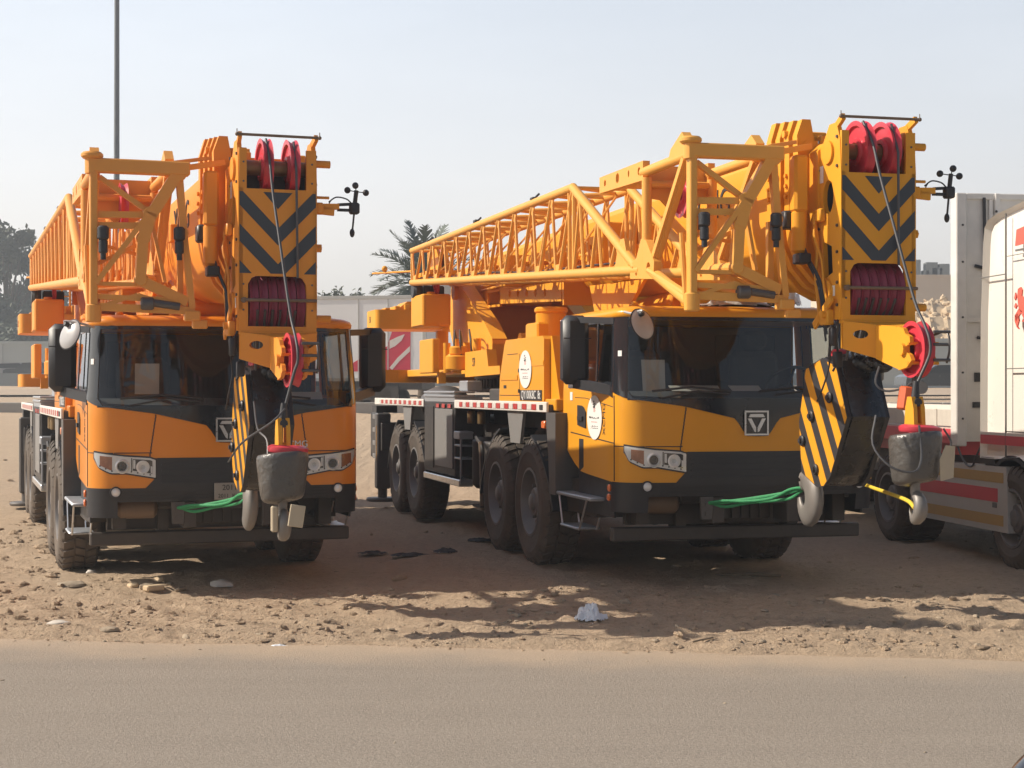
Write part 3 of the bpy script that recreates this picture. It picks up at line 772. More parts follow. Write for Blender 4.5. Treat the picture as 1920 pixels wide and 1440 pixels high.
    build('operator_cab', m, ['yellow_paint', 'gloss_black'], tb, 30)
    for z0, z1, y0, y1, nm in ((2.79, 3.10, 11.95, 13.1, 0), (1.935, 2.135, 11.7, 13.1, 1)):
        m = MB(); r = .32; pts = []
        for cx, cy, a0 in ((-1.41 + r, y0 + .1, pi), (1.41 - r, y0 + .1, 1.5 * pi), (1.41 - r, y1 - r, 0), (-1.41 + r, y1 - r, .5 * pi)):
            rr = r if cy > y0 + .2 else .1
            for k in range(7):
                a = a0 + k * pi / 12; pts.append((cx + (r - rr) * (-1 if cx < 0 else 1) + math.cos(a) * rr, cy + math.sin(a) * rr))
        m.prism(pts, 2, z0, z1)
        if nm == 0:
            for x in (-.75, .75): m.prism([(x - .3, z1), (x + .3, z1), (x + .2, z1 + .14), (x - .12, z1 + .14)], 1, 12.1, 12.8)
            for x in (-.95, .95): m.cyl((x, 11.955, 2.93), (0, -1, 0), .12, .008, 24)
            for k in range(5): m.box(-1.25 + .16 * k, -1.17 + .16 * k, 12.0, 12.5, z1, z1 + .03 + .03 * k, .008)
        else:
            m.holed([(-1.1, 1.96), (-.55, 1.96), (-.55, 2.11), (-1.1, 2.11)], [[(-1.02, 2.0), (-.63, 2.0), (-.68, 2.08), (-.97, 2.08)]], 1, 11.69, 11.70)
            for s in (-1, 1): m.bar((s * .3, 12.0, 2.13), (s * .3, 12.0, 2.8), .1, .3)
        build('counterweight', m, 'yellow_paint', T, 30)
    for s in (-1, 1):
        m = MB(); m.text('50', .15, Matrix.Translation((s * 1.411, 12.5, 2.95)) @ Matrix.Rotation(s * pi / 2, 4, 'Z') @ Matrix.Rotation(pi / 2, 4, 'X'), .002)
        build('weight_marking', m, 'text_dark', T, None)
    m = MB()
    m.box(-.6, .6, 9.9, 11.6, 3.0, 3.5, .03)
    m.tube((-.55, 10.6, 3.35), (.55, 10.6, 3.35), .3, 20); m.tube((-.5, 11.3, 3.3), (.5, 11.3, 3.3), .27, 20)
    for x in (-.58, .58): m.cyl((x, 10.6, 3.35), (1, 0, 0), .36, .03, 24); m.cyl((x, 11.3, 3.3), (1, 0, 0), .33, .03, 24)
    build('winch', m, 'steel_dark', tb, 40)
    m = MB()
    m.path([(-.75, 12.2, 3.12), (-.75, 12.2, 3.72), (-.78, 12.3, 3.74), (-1.25, 13.2, 3.76)], .018, 6); m.path([(-.62, 12.2, 3.12), (-.62, 12.2, 3.7)], .02, 6); m.sphere((-1.1, 12.9, 3.82), .05)
    m.bar((-.75, 12.2, 3.4), (-.62, 12.2, 3.4), .02, .02); m.bar((-.75, 12.2, 3.6), (-.62, 12.2, 3.6), .02, .02)
    build('handrail', m, 'yellow_paint', tb, 50)
    # ============ boom
    m = MB()
    loft(m, [boom_prof(.36, 3.70, 3.10, 9.6), boom_prof(.41, 3.73, 2.90, 4.8), boom_prof(.43, 3.73, 2.60, -1.36)])
    m.box(-.5, .5, 8.4, 9.7, 3.0, 3.6, .03)
    boom = build('boom', m, 'yellow_paint', T, 40)
    m = MB()
    for k, (y0, y1, w, zt, zb) in enumerate(((-1.36, -1.46, .475, 3.79, 2.52), (-1.49, -1.58, .455, 3.78, 2.55), (-1.61, -1.70, .435, 3.77, 2.58), (-1.73, -1.82, .415, 3.76, 2.61))):
        loft(m, [boom_prof(w, zt, zb, y1), boom_prof(w, zt, zb, y0)])
        m.prism([(-w, zt - .08), (-w + .15, zt - .04), (-w + .11, 3.95 - .008 * k), (-w + .04, 3.95 - .008 * k), (-w - .005, 3.8)], 1, y0, y1 + .005)
        m.box(-w + .2, -w + .3, y1, y0, zt - .01, zt + .05, .01); m.box(w - .2, w - .08, y1, y0, zt - .01, zt + .04, .01)
        for zz in (3.5, 3.42, 3.34): m.tube((-w - .02, (y0 + y1) / 2, zz), (-w + .02, (y0 + y1) / 2, zz), .018, 8)
    loft(m, [boom_prof(.33, 3.72, 2.66, -2.0), boom_prof(.33, 3.72, 2.66, -1.8)])
    m.tube((-.46, -1.64, 3.83), (-.1, -1.64, 3.83), .03, 8)
    m.box(-.52, -.40, -2.0, -1.88, 3.18, 3.62, .02); m.cyl((-.46, -1.94, 2.86), (0, 0, 1), .06, .34, 12, .03)
    build('boom_collar', m, 'yellow_paint', boom, 35)
    m = MB(); m.box(-.56, -.42, -1.9, -1.76, 3.06, 3.2, .015); m.box(-.5, -.4, -2.04, -1.9, 2.78, 2.86, .01)
    for k in range(3): m.path([(-.46, -1.95 + .03 * k, 3.05), (-.42, -2.0 + .03 * k, 2.85), (-.36, -2.1 + .03 * k, 2.65), (-.345 - .012 * k, -2.15, 2.45), (-.34, -2.2 + .02 * k, 2.28 - .05 * k)], .009, 5)
    build('cable_junction', m, 'black_plastic', boom, 40)
    m = MB()                                                        # bracket plates and piping under the boom foot
    hs = [oval(5.0 + .42 * k, 2.97 + .022 * k, .055, .05, 14) for k in range(5)]
    m.holed([(4.3, 2.83), (7.2, 2.95), (7.2, 3.16), (4.3, 3.05)], hs, 0, -.56, -.53)
    m.box(-.56, .56, 4.2, 4.26, 2.78, 3.1); m.prism([(1.6, 2.9), (3.4, 2.95), (3.2, 2.62), (2.2, 2.58)], 0, -.5, -.46); m.prism([(1.6, 2.9), (3.4, 2.95), (3.2, 2.62), (2.2, 2.58)], 0, .46, .5)
    m.bar((-.55, 7.9, 3.15), (-.55, 7.2, 3.13), .03, .03); m.bar((-.55, 7.9, 2.95), (-.55, 7.2, 2.93), .03, .03); m.bar((-.55, 7.9, 2.95), (-.55, 7.9, 3.15), .03, .03)
    for k in range(4): m.path([(-.5, 8.5, 3.2 + .06 * k), (-.5, 6.5, 3.2 + .05 * k), (-.48, 4.6, 3.14 + .06 * k), (-.47, 2.0, 3.0 + .1 * k)], .018, 6)
    for k in range(7): m.box(-.5, -.42, .3 + k * 1.1, .42 + k * 1.1, 3.25, 3.42, .01)
    build('boom_bracket', m, 'yellow_paint', boom, 30)
    for s in (-1, 1):
        m = MB(); m.text('XCMG', .36, Matrix.Translation((s * (.425 + .006), .05 if s < 0 else 2.0, 3.43)) @ Matrix.Rotation(s * pi / 2, 4, 'Z') @ Matrix.Rotation(pi / 2, 4, 'X'), .003)
        build('boom_lettering', m, 'text_dark', boom, None)
    m = MB(); m.tube((0, 6.4, 2.42), (0, 1.6, 2.66), .2, 24); m.tube((0, 1.7, 2.655), (0, 1.0, 2.69), .13, 20); m.tube((-.3, 1.0, 2.69), (.3, 1.0, 2.69), .11, 16)
    m.cyl((0, 1.75, 2.652), Vector((0, -1, .05)), .225, .12, 24, .02); m.tube((-.5, 6.4, 2.42), (.5, 6.4, 2.42), .12, 16)
    build('luffing_cylinder', m, 'yellow_paint', T, 40)
    # boom head
    m = MB(); m.cur = 0
    for s in (-1, 1):
        m.holed([(-1.95, 2.36), (-2.34, 2.335), (-2.36, 2.5), (-2.36, 3.45), (-2.34, 3.7), (-2.28, 3.83), (-2.16, 3.83), (-2.05, 3.7), (-1.95, 3.66)],
                [oval(-2.14, 3.28, .09, .13, 16), [(-2.05, 2.95), (-2.2, 2.9), (-2.22, 2.7), (-2.08, 2.66)]], 0, s * .275, s * .31)
        m.tube((s * .3, -2.15, 3.62), (s * .33, -2.15, 3.62), .09, 18); m.tube((s * .3, -2.13, 2.55), (s * .33, -2.13, 2.55), .1, 18)
        m.bar((s * .29, -2.24, 3.8), (s * .3, -2.38, 3.86), .03, .05)
    m.holed([(-.275, 2.335), (.275, 2.335), (.275, 3.83), (-.275, 3.83)] if False else [(-.304, 2.335), (.304, 2.335), (.304, 3.445), (-.304, 3.445)],
            [[(-.235, 2.372), (.225, 2.372), (.225, 2.70), (.195, 2.75), (.16, 2.765), (-.17, 2.765), (-.205, 2.75), (-.235, 2.70)]], 1, -2.36, -2.33)
    m.box(-.304, -.245, -2.36, -2.33, 3.445, 3.76); m.box(.225, .304, -2.36, -2.33, 3.445, 3.76)
    m.box(-.275, .275, -2.3, -2.0, 3.40, 3.44); m.cur = 1; m.box(-.274, .274, -2.05, -2.0, 2.4, 3.70); m.cur = 0  # back plate coloured black, painting in the shade inside the head
    m.tube((.31, -2.26, 3.67), (.435, -2.26, 3.67), .03, 12); m.tube((.31, -2.26, 2.44), (.44, -2.26, 2.44), .03, 12); m.tube((.31, -2.28, 3.0), (.36, -2.28, 3.0), .035, 6)
    m.cur = 1                                                       # black chevrons on the front plate
    zc = lambda x: abs(x)
    Y0, Y1 = -2.3625, -2.3605
    for s in (-1, 1):
        m.prism([(0, 3.006), (s * .3, 3.315), (s * .3, 3.42), (s * .275, 3.42), (0, 3.137)], 1, Y0, Y1)
        m.prism([(0, 2.785), (s * .058, 2.785), (s * .3, 3.034), (s * .3, 3.168), (0, 2.859)], 1, Y0, Y1)
        m.prism([(s * .3, 2.785), (s * .205, 2.785), (s * .3, 2.885)], 1, Y0, Y1)
    m.prism([(-.115, 3.42), (.115, 3.42), (0, 3.29)], 1, Y0, Y1)
    m.cur = 2
    for zz in (2.45, 2.62, 2.85, 3.05, 3.5, 3.72):
        for yy in (-2.3, -1.99): m.cyl((-.31, yy, zz), (-1, 0, 0), .013, .012, 6); m.cyl((.31, yy, zz), (1, 0, 0), .013, .012, 6)
    for xx in (-.27, .27):
        for zz in (2.5, 2.7, 3.5, 3.65): m.cyl((xx, -2.36, zz), (0, -1, 0), .008, .006, 6)
    hd = build('boom_head', m, ['yellow_paint', 'chevron_and_shade_black', 'steel_dark'], T, 30)
    m = MB(); m.path([(-.335, -2.39, 3.858), (.32, -2.39, 3.858)], .011, 8)
    for s in (-1, 1): m.sphere((s * .325, -2.39, 3.858), .016); m.path([(s * .325, -2.39, 3.858), (s * .325, -2.39, 3.9)], .004, 4)
    build('rope_guard', m, 'tan_tank', hd, 50)
    m = MB(); m.path([(-.26, -2.40, 2.575), (.3, -2.40, 2.575)], .013, 8); m.cyl((-.27, -2.40, 2.575), (0, 1, 0), .022, .06, 10)
    build('rope_guard', m, 'tan_tank', hd, 50)
    def sheave(mb, c, r, w, n=32):
        mb.lathe([(r * .25, -w * .3), (r * .3, -w * .5), (r * .42, -w * .5), (r * .46, -w * .22), (r * .8, -w * .22), (r * .84, -w * .5), (r, -w * .5), (r * .9, -w * .05), (r * .9, w * .05), (r, w * .5), (r * .84, w * .5), (r * .8, w * .22), (r * .46, w * .22), (r * .42, w * .5), (r * .3, w * .5), (r * .25, w * .3)], c, (1, 0, 0), n)
    for x in (-.075, .135):
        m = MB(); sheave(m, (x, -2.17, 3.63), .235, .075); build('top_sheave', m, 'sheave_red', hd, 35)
    m = MB(); m.tube((-.28, -2.17, 3.63), (.28, -2.17, 3.63), .06, 18); build('sheave_axle', m, 'shaft_bronze', hd, 40)
    for k in range(6):
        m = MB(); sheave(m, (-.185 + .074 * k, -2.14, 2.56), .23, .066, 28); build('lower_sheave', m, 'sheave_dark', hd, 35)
    m = MB(); m.box(-.3135, -.312, -2.06, -1.97, 3.40, 3.53); m.box(-.3135, -.312, -2.26, -2.2, 2.52, 2.60); build('head_decal', m, 'white_label', hd, None)
    m = MB()
    m.path([(-.33, -1.95, 3.2), (-.36, -2.0, 3.1), (-.34, -2.02, 2.9), (-.36, -2.03, 2.7), (-.35, -2.05, 2.5), (-.36, -2.1, 2.36)], .016, 6); m.path([(-.33, -1.98, 3.15), (-.38, -2.04, 3.0), (-.345, -2.1, 2.8), (-.35, -2.15, 2.6), (-.33, -2.2, 2.4)], .011, 6)
    m.box(-.36, -.31, -2.1, -1.96, 3.10, 3.2, .01); m.box(-.37, -.31, -2.25, -2.1, 2.30, 2.42, .01); m.tube((-.4, -2.2, 2.38), (-.31, -2.2, 2.38), .03, 10); m.bar((-.36, -2.0, 2.3), (-.36, -2.3, 2.5), .02, .06)
    build('head_fitting', m, 'yellow_paint', hd, 40)
    # auxiliary nose with its pulley
    m = MB()
    hole1 = oval(-.1, 2.245, .055, .028, 14)
    m.box(-.3, .31, -2.37, -2.30, 2.31, 2.335, .004)
    m.holed([(-.3, 2.12), (.31, 2.12), (.31, 2.312), (-.3, 2.312)], [oval(-.14, 2.23, .07, .035, 16), oval(.18, 2.23, .05, .035, 16)], 1, -2.355, -2.33)
    for s in (-1, 1):
        xs_, ys_ = (-.06, -2.47) if s < 0 else (.10, -2.60)
        e0, e1 = Vector((s * .295, -2.362, 0)), Vector((xs_, ys_, 0)); dl = (e1 - e0).length
        Mp = Matrix.Translation((e0.x, e0.y, 0)) @ Matrix.Rotation(math.atan2(e1.y - e0.y, e1.x - e0.x), 4, 'Z')
        m.holed([(0, 2.115), (dl, 2.04), (dl, 2.29), (0, 2.325)], [oval(dl * .5, 2.225, .055, .032, 16)], 1, -.012, .012, Mp)
        a = [Vector((xs_, ys_, 2.29)), Vector((xs_, ys_, 2.04)), Vector((s * .07 + (.0 if s > 0 else .005), -2.86, 1.95)), Vector((s * .07 + (.0 if s > 0 else .005), -2.86, 2.26))]
        off = Vector((s * .025, -.008, 0)); vs = a + [p + off for p in a]
        m.add(vs, [(0, 1, 2, 3), (7, 6, 5, 4), (0, 4, 5, 1), (1, 5, 6, 2), (2, 6, 7, 3), (3, 7, 4, 0)])
        m.prism([(-2.84, 2.27), (-2.86, 1.95), (-2.98, 1.97), (-3.05, 2.02), (-3.02, 2.06), (-2.97, 2.08), (-2.97, 2.12), (-3.03, 2.15), (-3.02, 2.19), (-2.96, 2.21), (-2.93, 2.25)], 0, s * .07, s * .10)
        m.tube((s * .1, -2.93, 2.1), (s * .125, -2.93, 2.1), .045, 16)
    vs = [(-.3, -2.34, 2.33), (.31, -2.34, 2.33), (.11, -2.6, 2.295), (.085, -2.78, 2.27), (-.075, -2.78, 2.27), (-.07, -2.47, 2.295)]
    m.add(vs + [(x, y, z - .015) for x, y, z in vs], [(0, 1, 2, 3, 4, 5), (11, 10, 9, 8, 7, 6), (0, 6, 7, 1), (1, 7, 8, 2), (2, 8, 9, 3), (3, 9, 10, 4), (4, 10, 11, 5), (5, 11, 6, 0)])
    for z in (2.0, 2.14): m.tube((-.1, -3.0, z), (.14, -3.0, z - .0), .012, 8)
    build('auxiliary_nose', m, 'yellow_paint', hd, 30)
    m = MB(); sheave(m, (0, -2.93, 2.1), .205, .085); build('nose_pulley', m, 'sheave_red', hd, 35)
    m = MB()
    for z in (2.22, 2.13, 2.02): m.tube((.03, -3.13 - .0, z), (.16, -3.13, z), .011, 8)
    m.path([(.14, -2.9, 2.2), (.15, -3.1, 2.22), (.15, -3.14, 2.1), (.15, -3.1, 2.0)], .009, 6)
    build('rope_keeper', m, 'steel_dark', hd, 50)
    m = MB()                                                        # wind gauge out to the side
    m.cur = 0; m.box(.31, .37, -2.33, -2.24, 3.27, 3.36, .01); m.bar((.35, -2.29, 3.33), (.5, -2.29, 3.335), .05, .045); m.bar((.33, -2.3, 3.30), (.46, -2.3, 3.29), .03, .06); m.path([(.31, -2.3, 3.40), (.42, -2.3, 3.40)], .012, 5)
    m.cur = 1; m.bar((.49, -2.29, 3.35), (.61, -2.29, 3.36), .03, .022); m.bar((.49, -2.29, 3.31), (.61, -2.29, 3.31), .03, .022); m.box(.59, .665, -2.33, -2.25, 3.28, 3.37, .012)
    m.path([(.63, -2.29, 3.35), (.645, -2.29, 3.47)], .018, 8); m.path([(.625, -2.29, 3.28), (.612, -2.29, 3.15)], .008, 6); m.sphere((.61, -2.29, 3.13), .03, 10, 6, (.7, .7, 1.2))
    for a in (.2, 2.3, 4.4):
        c = Vector((.643 + .085 * math.cos(a), -2.29 + .085 * math.sin(a), 3.455 + .01 * a)); m.tube((.643, -2.29, 3.46), c, .004, 4); m.sphere(c, .027, 10, 6)
    m.path([(.42, -2.29, 3.37), (.48, -2.29, 3.41), (.56, -2.29, 3.40), (.6, -2.29, 3.37)], .006, 5)
    m.path([(.43, -2.31, 3.28), (.42, -2.31, 3.36), (.44, -2.31, 3.39)], .005, 5)
    build('wind_gauge', m, ['yellow_paint', 'text_dark'], hd, 40)
    # ============ swing-away lattice jib along the left side of the boom
    xo, xi = -1.35, -.78
    U0, U1 = (1.18, 3.725), (9.2, 3.80); L0, L1 = (-.81, 2.80), (9.2, 3.345)
    upz = lambda y: U0[1] + (U1[1] - U0[1]) * (y - U0[0]) / (U1[0] - U0[0])
    loz = lambda y: L0[1] + (L1[1] - L0[1]) * (y - L0[0]) / (L1[0] - L0[0])
    m = MB()
    for x in (xo, xi):
        m.tube((x, U0[0], U0[1]), (x, U1[0], U1[1]), .042, 12); m.tube((x, L0[0], L0[1]), (x, L1[0], L1[1]), .045, 12)
        m.tube((x, U0[0], U0[1]), (x, L0[0] + .12, L0[1] + .03), .045, 12); m.sphere((x, U0[0], U0[1]), .044); m.sphere((x, U1[0], U1[1]), .044); m.sphere((x, L1[0], L1[1]), .047)
    jib = build('lattice_jib', m, 'jib_paint', T, 50)
    m = MB(); n = 11
    ys = [U0[0] + (U1[0] - U0[0]) * k / n for k in range(n + 1)]
    for x in (xo, xi):
        for k in range(n):
            ym = (ys[k] + ys[k + 1]) / 2
            m.tube((x, ys[k], upz(ys[k])), (x, ym + .1, loz(ym + .1)), .021, 7); m.tube((x, ym + .22, loz(ym + .22)), (x, ys[k + 1], upz(ys[k + 1])), .017, 7)
        m.tube((x, ys[0] - .04, upz(ys[0])), (x, ys[0] - .04, loz(ys[0])), .024, 7)
        m.tube((x, ys[0] + .12, upz(ys[0])), (x, ys[0] + .10, loz(ys[0])), .02, 7)
        for k in range(3):
            y = .95 - .55 * k; t = (U0[0] - y) / (U0[0] - L0[0]); zt = U0[1] + (L0[1] - U0[1]) * t
            m.tube((x, y, zt), (x, y - .12, loz(y - .12)), .018, 7); m.tube((x, y, zt), (x, y + .2, loz(y + .2)), .018, 7)
        m.tube((x, U1[0], U1[1]), (x, L1[0], L1[1]), .024, 7)
    for k in range(n + 1):
        m.tube((xo, ys[k], upz(ys[k])), (xi, ys[k], upz(ys[k])), .017, 7); m.tube((xo, ys[k] + .1, loz(ys[k])), (xi, ys[k] + .1, loz(ys[k])), .018, 7)
        if k < n:
            ym = (ys[k] + ys[k + 1]) / 2
            m.tube((xo, ys[k], upz(ys[k])), (xi, ym, upz(ym)), .016, 7); m.tube((xi, ym, upz(ym)), (xo, ys[k + 1], upz(ys[k + 1])), .016, 7)
            m.tube((xo, ys[k], loz(ys[k])), (xi, ys[k + 1], loz(ys[k + 1])), .016, 7)
            m.tube((xo, ym, loz(ym)), (xi, ym, upz(ym)), .012, 6)
    build('lattice_bracing', m, 'jib_paint', jib, 50)
    for x in (xo, xi):                                              # weld gussets at the lattice nodes
        m = MB()
        for k in range(n + 1):
            m.prism([(ys[k] - .07, upz(ys[k]) - .03), (ys[k] + .09, upz(ys[k]) - .03), (ys[k] + .03, upz(ys[k]) - .12), (ys[k] - .02, upz(ys[k]) - .12)], 0, x - .006, x + .006)
            if k < n:
                ym = (ys[k] + ys[k + 1]) / 2 + .16
                m.prism([(ym - .13, loz(ym) + .03), (ym + .13, loz(ym) + .03), (ym + .07, loz(ym) + .10), (ym - .07, loz(ym) + .10)], 0, x - .006, x + .006)
        tag(build('gusset_plate', m, 'jib_paint', jib, 30), kind='stuff')
    m = MB()
    for y, h in ((2.6, .06), (5.2, .07), (8.0, .06)):
        m.box(xo - .03, xo + .03, y - .05, y + .05, upz(y) + .03, upz(y) + h, .008); m.tube((xo, y, upz(y) + .04), (xo + .06, y, upz(y) + .10), .012, 6)
    m.path([(xo + .06, 9.0, loz(9) + .07), (xo + .07, 7, loz(7) + .05), (xo + .06, 5, loz(5) + .075), (xo + .07, 3, loz(3) + .05), (xo + .06, 1, loz(1) + .07), (xo + .05, -.5, loz(-.5) + .08)], .011, 5)
    build('jib_cable', m, 'text_dark', jib, 40)
    m = MB()
    for k in range(6):
        y = 1.2 + k * 1.25; m.box(xi + .05, xi + .2, y, y + .3, loz(y) + .12, loz(y) + .3, .01); m.tube((xi, y + .15, loz(y) + .2), (xi + .3, y + .15, loz(y) + .22), .025, 8)
    build('jib_latch', m, 'yellow_paint', jib, 30)
    m = MB()                                                        # upper arm plates with holes and the pin joints
    for x in (xo, xi):
        m.holed([(.26, 3.56), (.26, 3.70), (-.92, 3.69), (-.92, 3.53)], [oval(.1, 3.63, .03, .03, 12), oval(-.25, 3.63, .045, .045, 14), oval(-.55, 3.63, .02, .03, 12), oval(-.82, 3.615, .035, .035, 12)], 0, x - .03, x + .03)
        m.tube((x, -.85, 3.60), (x, -1.9, 3.60), .042, 12)
        m.prism([(-1.55, 3.6), (-1.9, 3.60), (-1.95, 3.70), (-1.85, 3.78), (-1.6, 3.68)], 0, x - .04, x + .03)
        m.tube((x, -.93, 3.55), (x, -.93, 2.86), .042, 12)
        m.holed([(-.62, 2.74), (-1.2, 2.70), (-1.22, 2.84), (-1.02, 3.03), (-.9, 3.05), (-.78, 2.9), (-.62, 2.86)], [oval(-1.08, 2.80, .045, .045, 14), oval(-.78, 2.79, .03, .04, 12)], 0, x - .04, x + .02)
        m.prism([(-.55, 2.80), (-.1, 2.80), (-.3, 3.1), (-.4, 3.1)], 0, x - .02, x + .02)
        m.bar((x, -1.86, 3.58), (x, -1.16, 2.88), .05, .075, (1, 0, 0)); m.bar((x, -1.86, 3.58), (x, -1.16, 2.88), .075, .03, (1, 0, 0))
    m.tube((xo, -1.1, 2.76), (-1.37, -1.98, 2.47), .046, 12)
    m.box(xo, xi, -.1, .2, 3.60, 3.66, .01); m.tube((xo, -.93, 3.5), (xi, -.93, 3.5), .03, 8)
    m.prism([(xo, 3.66), (xi, 3.66), (xi, 3.4), (-.95, 3.3), (-1.1, 3.28), (-1.2, 3.38), (xo, 3.4)], 1, -.82, -.86)
    build('jib_arm', m, 'jib_paint', jib, 40)
    m = MB()                                                        # front frame
    yf = -2.03
    P = lambda x, z, dy=0: (x, yf + dy, z)
    m.box(-1.405, -1.345, yf - .045, yf + .045, 2.47, 3.66, .008); m.tube((-1.42, yf + .1, 3.0), (-1.40, yf + .06, 2.47), .022, 8); m.tube((-1.35, yf + .12, 3.6), (-1.36, yf + .1, 2.5), .018, 8)
    m.box(-1.39, -.64, yf - .055, yf + .055, 3.56, 3.668, .01)
    m.cyl((-1.385, yf, 3.665), (0, 0, 1), .085, .05, 16, .015); m.tube((-1.385, yf, 3.55), (-1.385, yf, 3.7), .055, 12); m.cyl((-1.375, yf, 2.40), (0, 0, 1), .06, .14, 12, .01)
    m.bar(P(-.72, 3.6), P(-.94, 3.24), .09, .10, (0, 1, 0)); m.bar(P(-.94, 3.26), P(-1.0, 3.05), .09, .10, (0, 1, 0)); m.bar(P(-1.0, 3.07), P(-1.02, 2.74), .08, .09, (0, 1, 0))
    m.bar(P(-1.02, 2.73), P(-.66, 2.57, .02), .08, .08, (0, 1, 0))
    m.bar(P(-1.33, 3.53, .03), P(-.95, 3.27, .03), .04, .045, (0, 1, 0)); m.bar(P(-.96, 3.25, -.03), P(-1.36, 2.70, -.03), .04, .045, (0, 1, 0))
    m.bar(P(-1.36, 3.235), P(-.95, 3.245), .05, .035, (0, 1, 0)); m.bar(P(-1.36, 3.15), P(-.97, 3.16), .05, .03, (0, 1, 0))
    m.bar(P(-1.34, 2.86, .06), P(-1.0, 3.03, .06), .03, .03, (0, 1, 0)); m.bar(P(-1.34, 3.02, .12), P(-.98, 2.93, .12), .025, .03, (0, 1, 0))
    m.bar(P(-1.36, 2.70), P(-1.02, 2.70), .03, .03, (0, 1, 0)); m.bar(P(-1.36, 2.60), P(-.66, 2.58), .04, .035, (0, 1, 0)); m.bar(P(-1.37, 2.52), P(-.6, 2.50), .06, .05, (0, 1, 0))
    m.bar(P(-1.33, 2.52), P(-1.04, 2.62), .03, .03, (0, 1, 0)); m.bar(P(-1.04, 2.62), P(-.7, 2.51), .03, .03, (0, 1, 0))
    m.bar(P(-.72, 3.55), P(-.685, 3.1), .055, .06, (0, 1, 0)); m.bar(P(-.685, 3.12), P(-.62, 2.52), .05, .06, (0, 1, 0)); m.bar(P(-.7, 3.1, .1), P(-.7, 2.52, .1), .045, .05, (0, 1, 0))
    m.bar(P(-.70, 3.62), P(-.36, 3.70, .15), .09, .045); m.bar(P(-.78, 3.66), P(-.45, 3.74, .2), .05, .03)
    for x, z, r in ((-.735, 3.585, .075), (-.945, 3.25, .06), (-1.0, 3.06, .055), (-1.02, 2.735, .05), (-.685, 3.11, .035)): m.cyl((x, yf - .047, z), (0, 1, 0), r, .094, 16, .006)
    m.box(-.68, -.56, yf - .06, yf + .06, 2.42, 2.5, .01); m.box(-.62, -.5, yf - .04, yf + .02, 2.36, 2.43, .01)
    for x in (-1.37, -.66): m.tube(P(x, 2.5), (x, -1.05, 2.78), .03, 8)
    m.tube(P(-1.0, 2.74), (-.8, -1.0, 2.8), .045, 10)
    m.bar(P(-.93, 3.2, .05), P(-.82, 2.73, .1), .025, .06, (0, 1, 0))
    build('jib_front_frame', m, 'jib_paint', jib, 30)
    for x, z in ((-1.31, 3.05), (-.73, 3.06)):
        m = MB(); m.cyl((x, yf - .09, z - .12), (0, 0, 1), .035, .1, 14, .008); m.cyl((x, yf - .09, z - .02), (0, 0, 1), .045, .11, 14, .015); m.cyl((x, yf - .09, z - .17), (0, 0, 1), .022, .06, 10)
        m.box(x - .03, x + .03, yf - .08, yf - .04, z - .04, z + .03)
        build('work_lamp', m, 'black_plastic', jib, 40)
    m = MB(); m.cyl((-1.02, yf - .03, 2.55), (1, 0, 0), .05, .1, 16, .01); m.tube((-.95, yf - .03, 2.56), (-.72, yf - .03, 2.53), .03, 8); build('rope_roller', m, 'steel_dark', jib, 40)
    m = MB(); sheave(m, (-1.05, -.98, 3.42), .2, .06, 24); build('jib_sheave', m, 'sheave_red', jib, 35)
    m = MB(); sheave(m, (-1.05, 8.9, 3.62), .22, .06, 24); sheave(m, (-1.05, 9.0, 3.3), .16, .05, 24); build('jib_tip_sheave', m, 'sheave_red', jib, 35)
    m = MB(); m.box(-1.3, -.82, 8.2, 9.25, 3.40, 3.46); m.prism([(8.3, 3.38), (9.25, 3.4), (9.25, 3.78), (8.6, 3.8)], 0, -1.12, -1.09); m.prism([(8.3, 3.38), (9.25, 3.4), (9.25, 3.78), (8.6, 3.8)], 0, -1.0, -.97)
    build('jib_tip_plate', m, 'yellow_paint', jib, 30)
    for y_ in (2.0, 6.0):
        m = MB(); m.box(-.8, -.42, y_, y_ + .1, 3.1, 3.5, .01); build('jib_mount', m, 'yellow_paint', jib, 30)
    # operator-side rope, from the top sheave over the nose pulley
    return T
# ------------------------------------------------------------------ place both cranes
RTH, LTH = R_(14.454), R_(19.046)
RLOC, LLOC = Vector((2.18036, 14.47779, 0)), Vector((-2.59991, 14.85612, -.0685))
def W(side, p):
    th, o = (RTH, RLOC) if side == 'R' else (LTH, LLOC)
    x, y, z = p
    return Vector((o.x + x * math.cos(th) - y * math.sin(th), o.y + x * math.sin(th) + y * math.cos(th), o.z + z))
craneR = make_crane('orange mobile crane on the right with white oval stickers on its door and engine cover', RLOC, RTH, 'mobile cranes parked on the dirt lot')
craneL = copy_tree(craneR)
craneL.location = LLOC; craneL.rotation_euler = (0, 0, LTH)
craneL['label'] = 'orange mobile crane on the left with a number plate on its black bumper'
def repaint(o):
    for sl_ in o.material_slots:
        k = sl_.material.name if sl_.material else ''
        if k in ('yellow_paint', 'cab_paint', 'jib_paint'):
            sl_.link = 'OBJECT'; sl_.material = MATS['deep_' + k]
    for ch in o.children: repaint(ch)
repaint(craneL)                                                      # the left crane's enamel is a deeper orange
def child(o, name):
    for c in o.children:
        if c.name.split('.')[0] == name: return c
cabR, cabL = child(craneR, 'cab'), child(craneL, 'cab')
coverR = child(craneR, 'engine_cover')
headR, headL = child(child(craneR, 'boom') and craneR, 'boom_head'), child(craneL, 'boom_head')

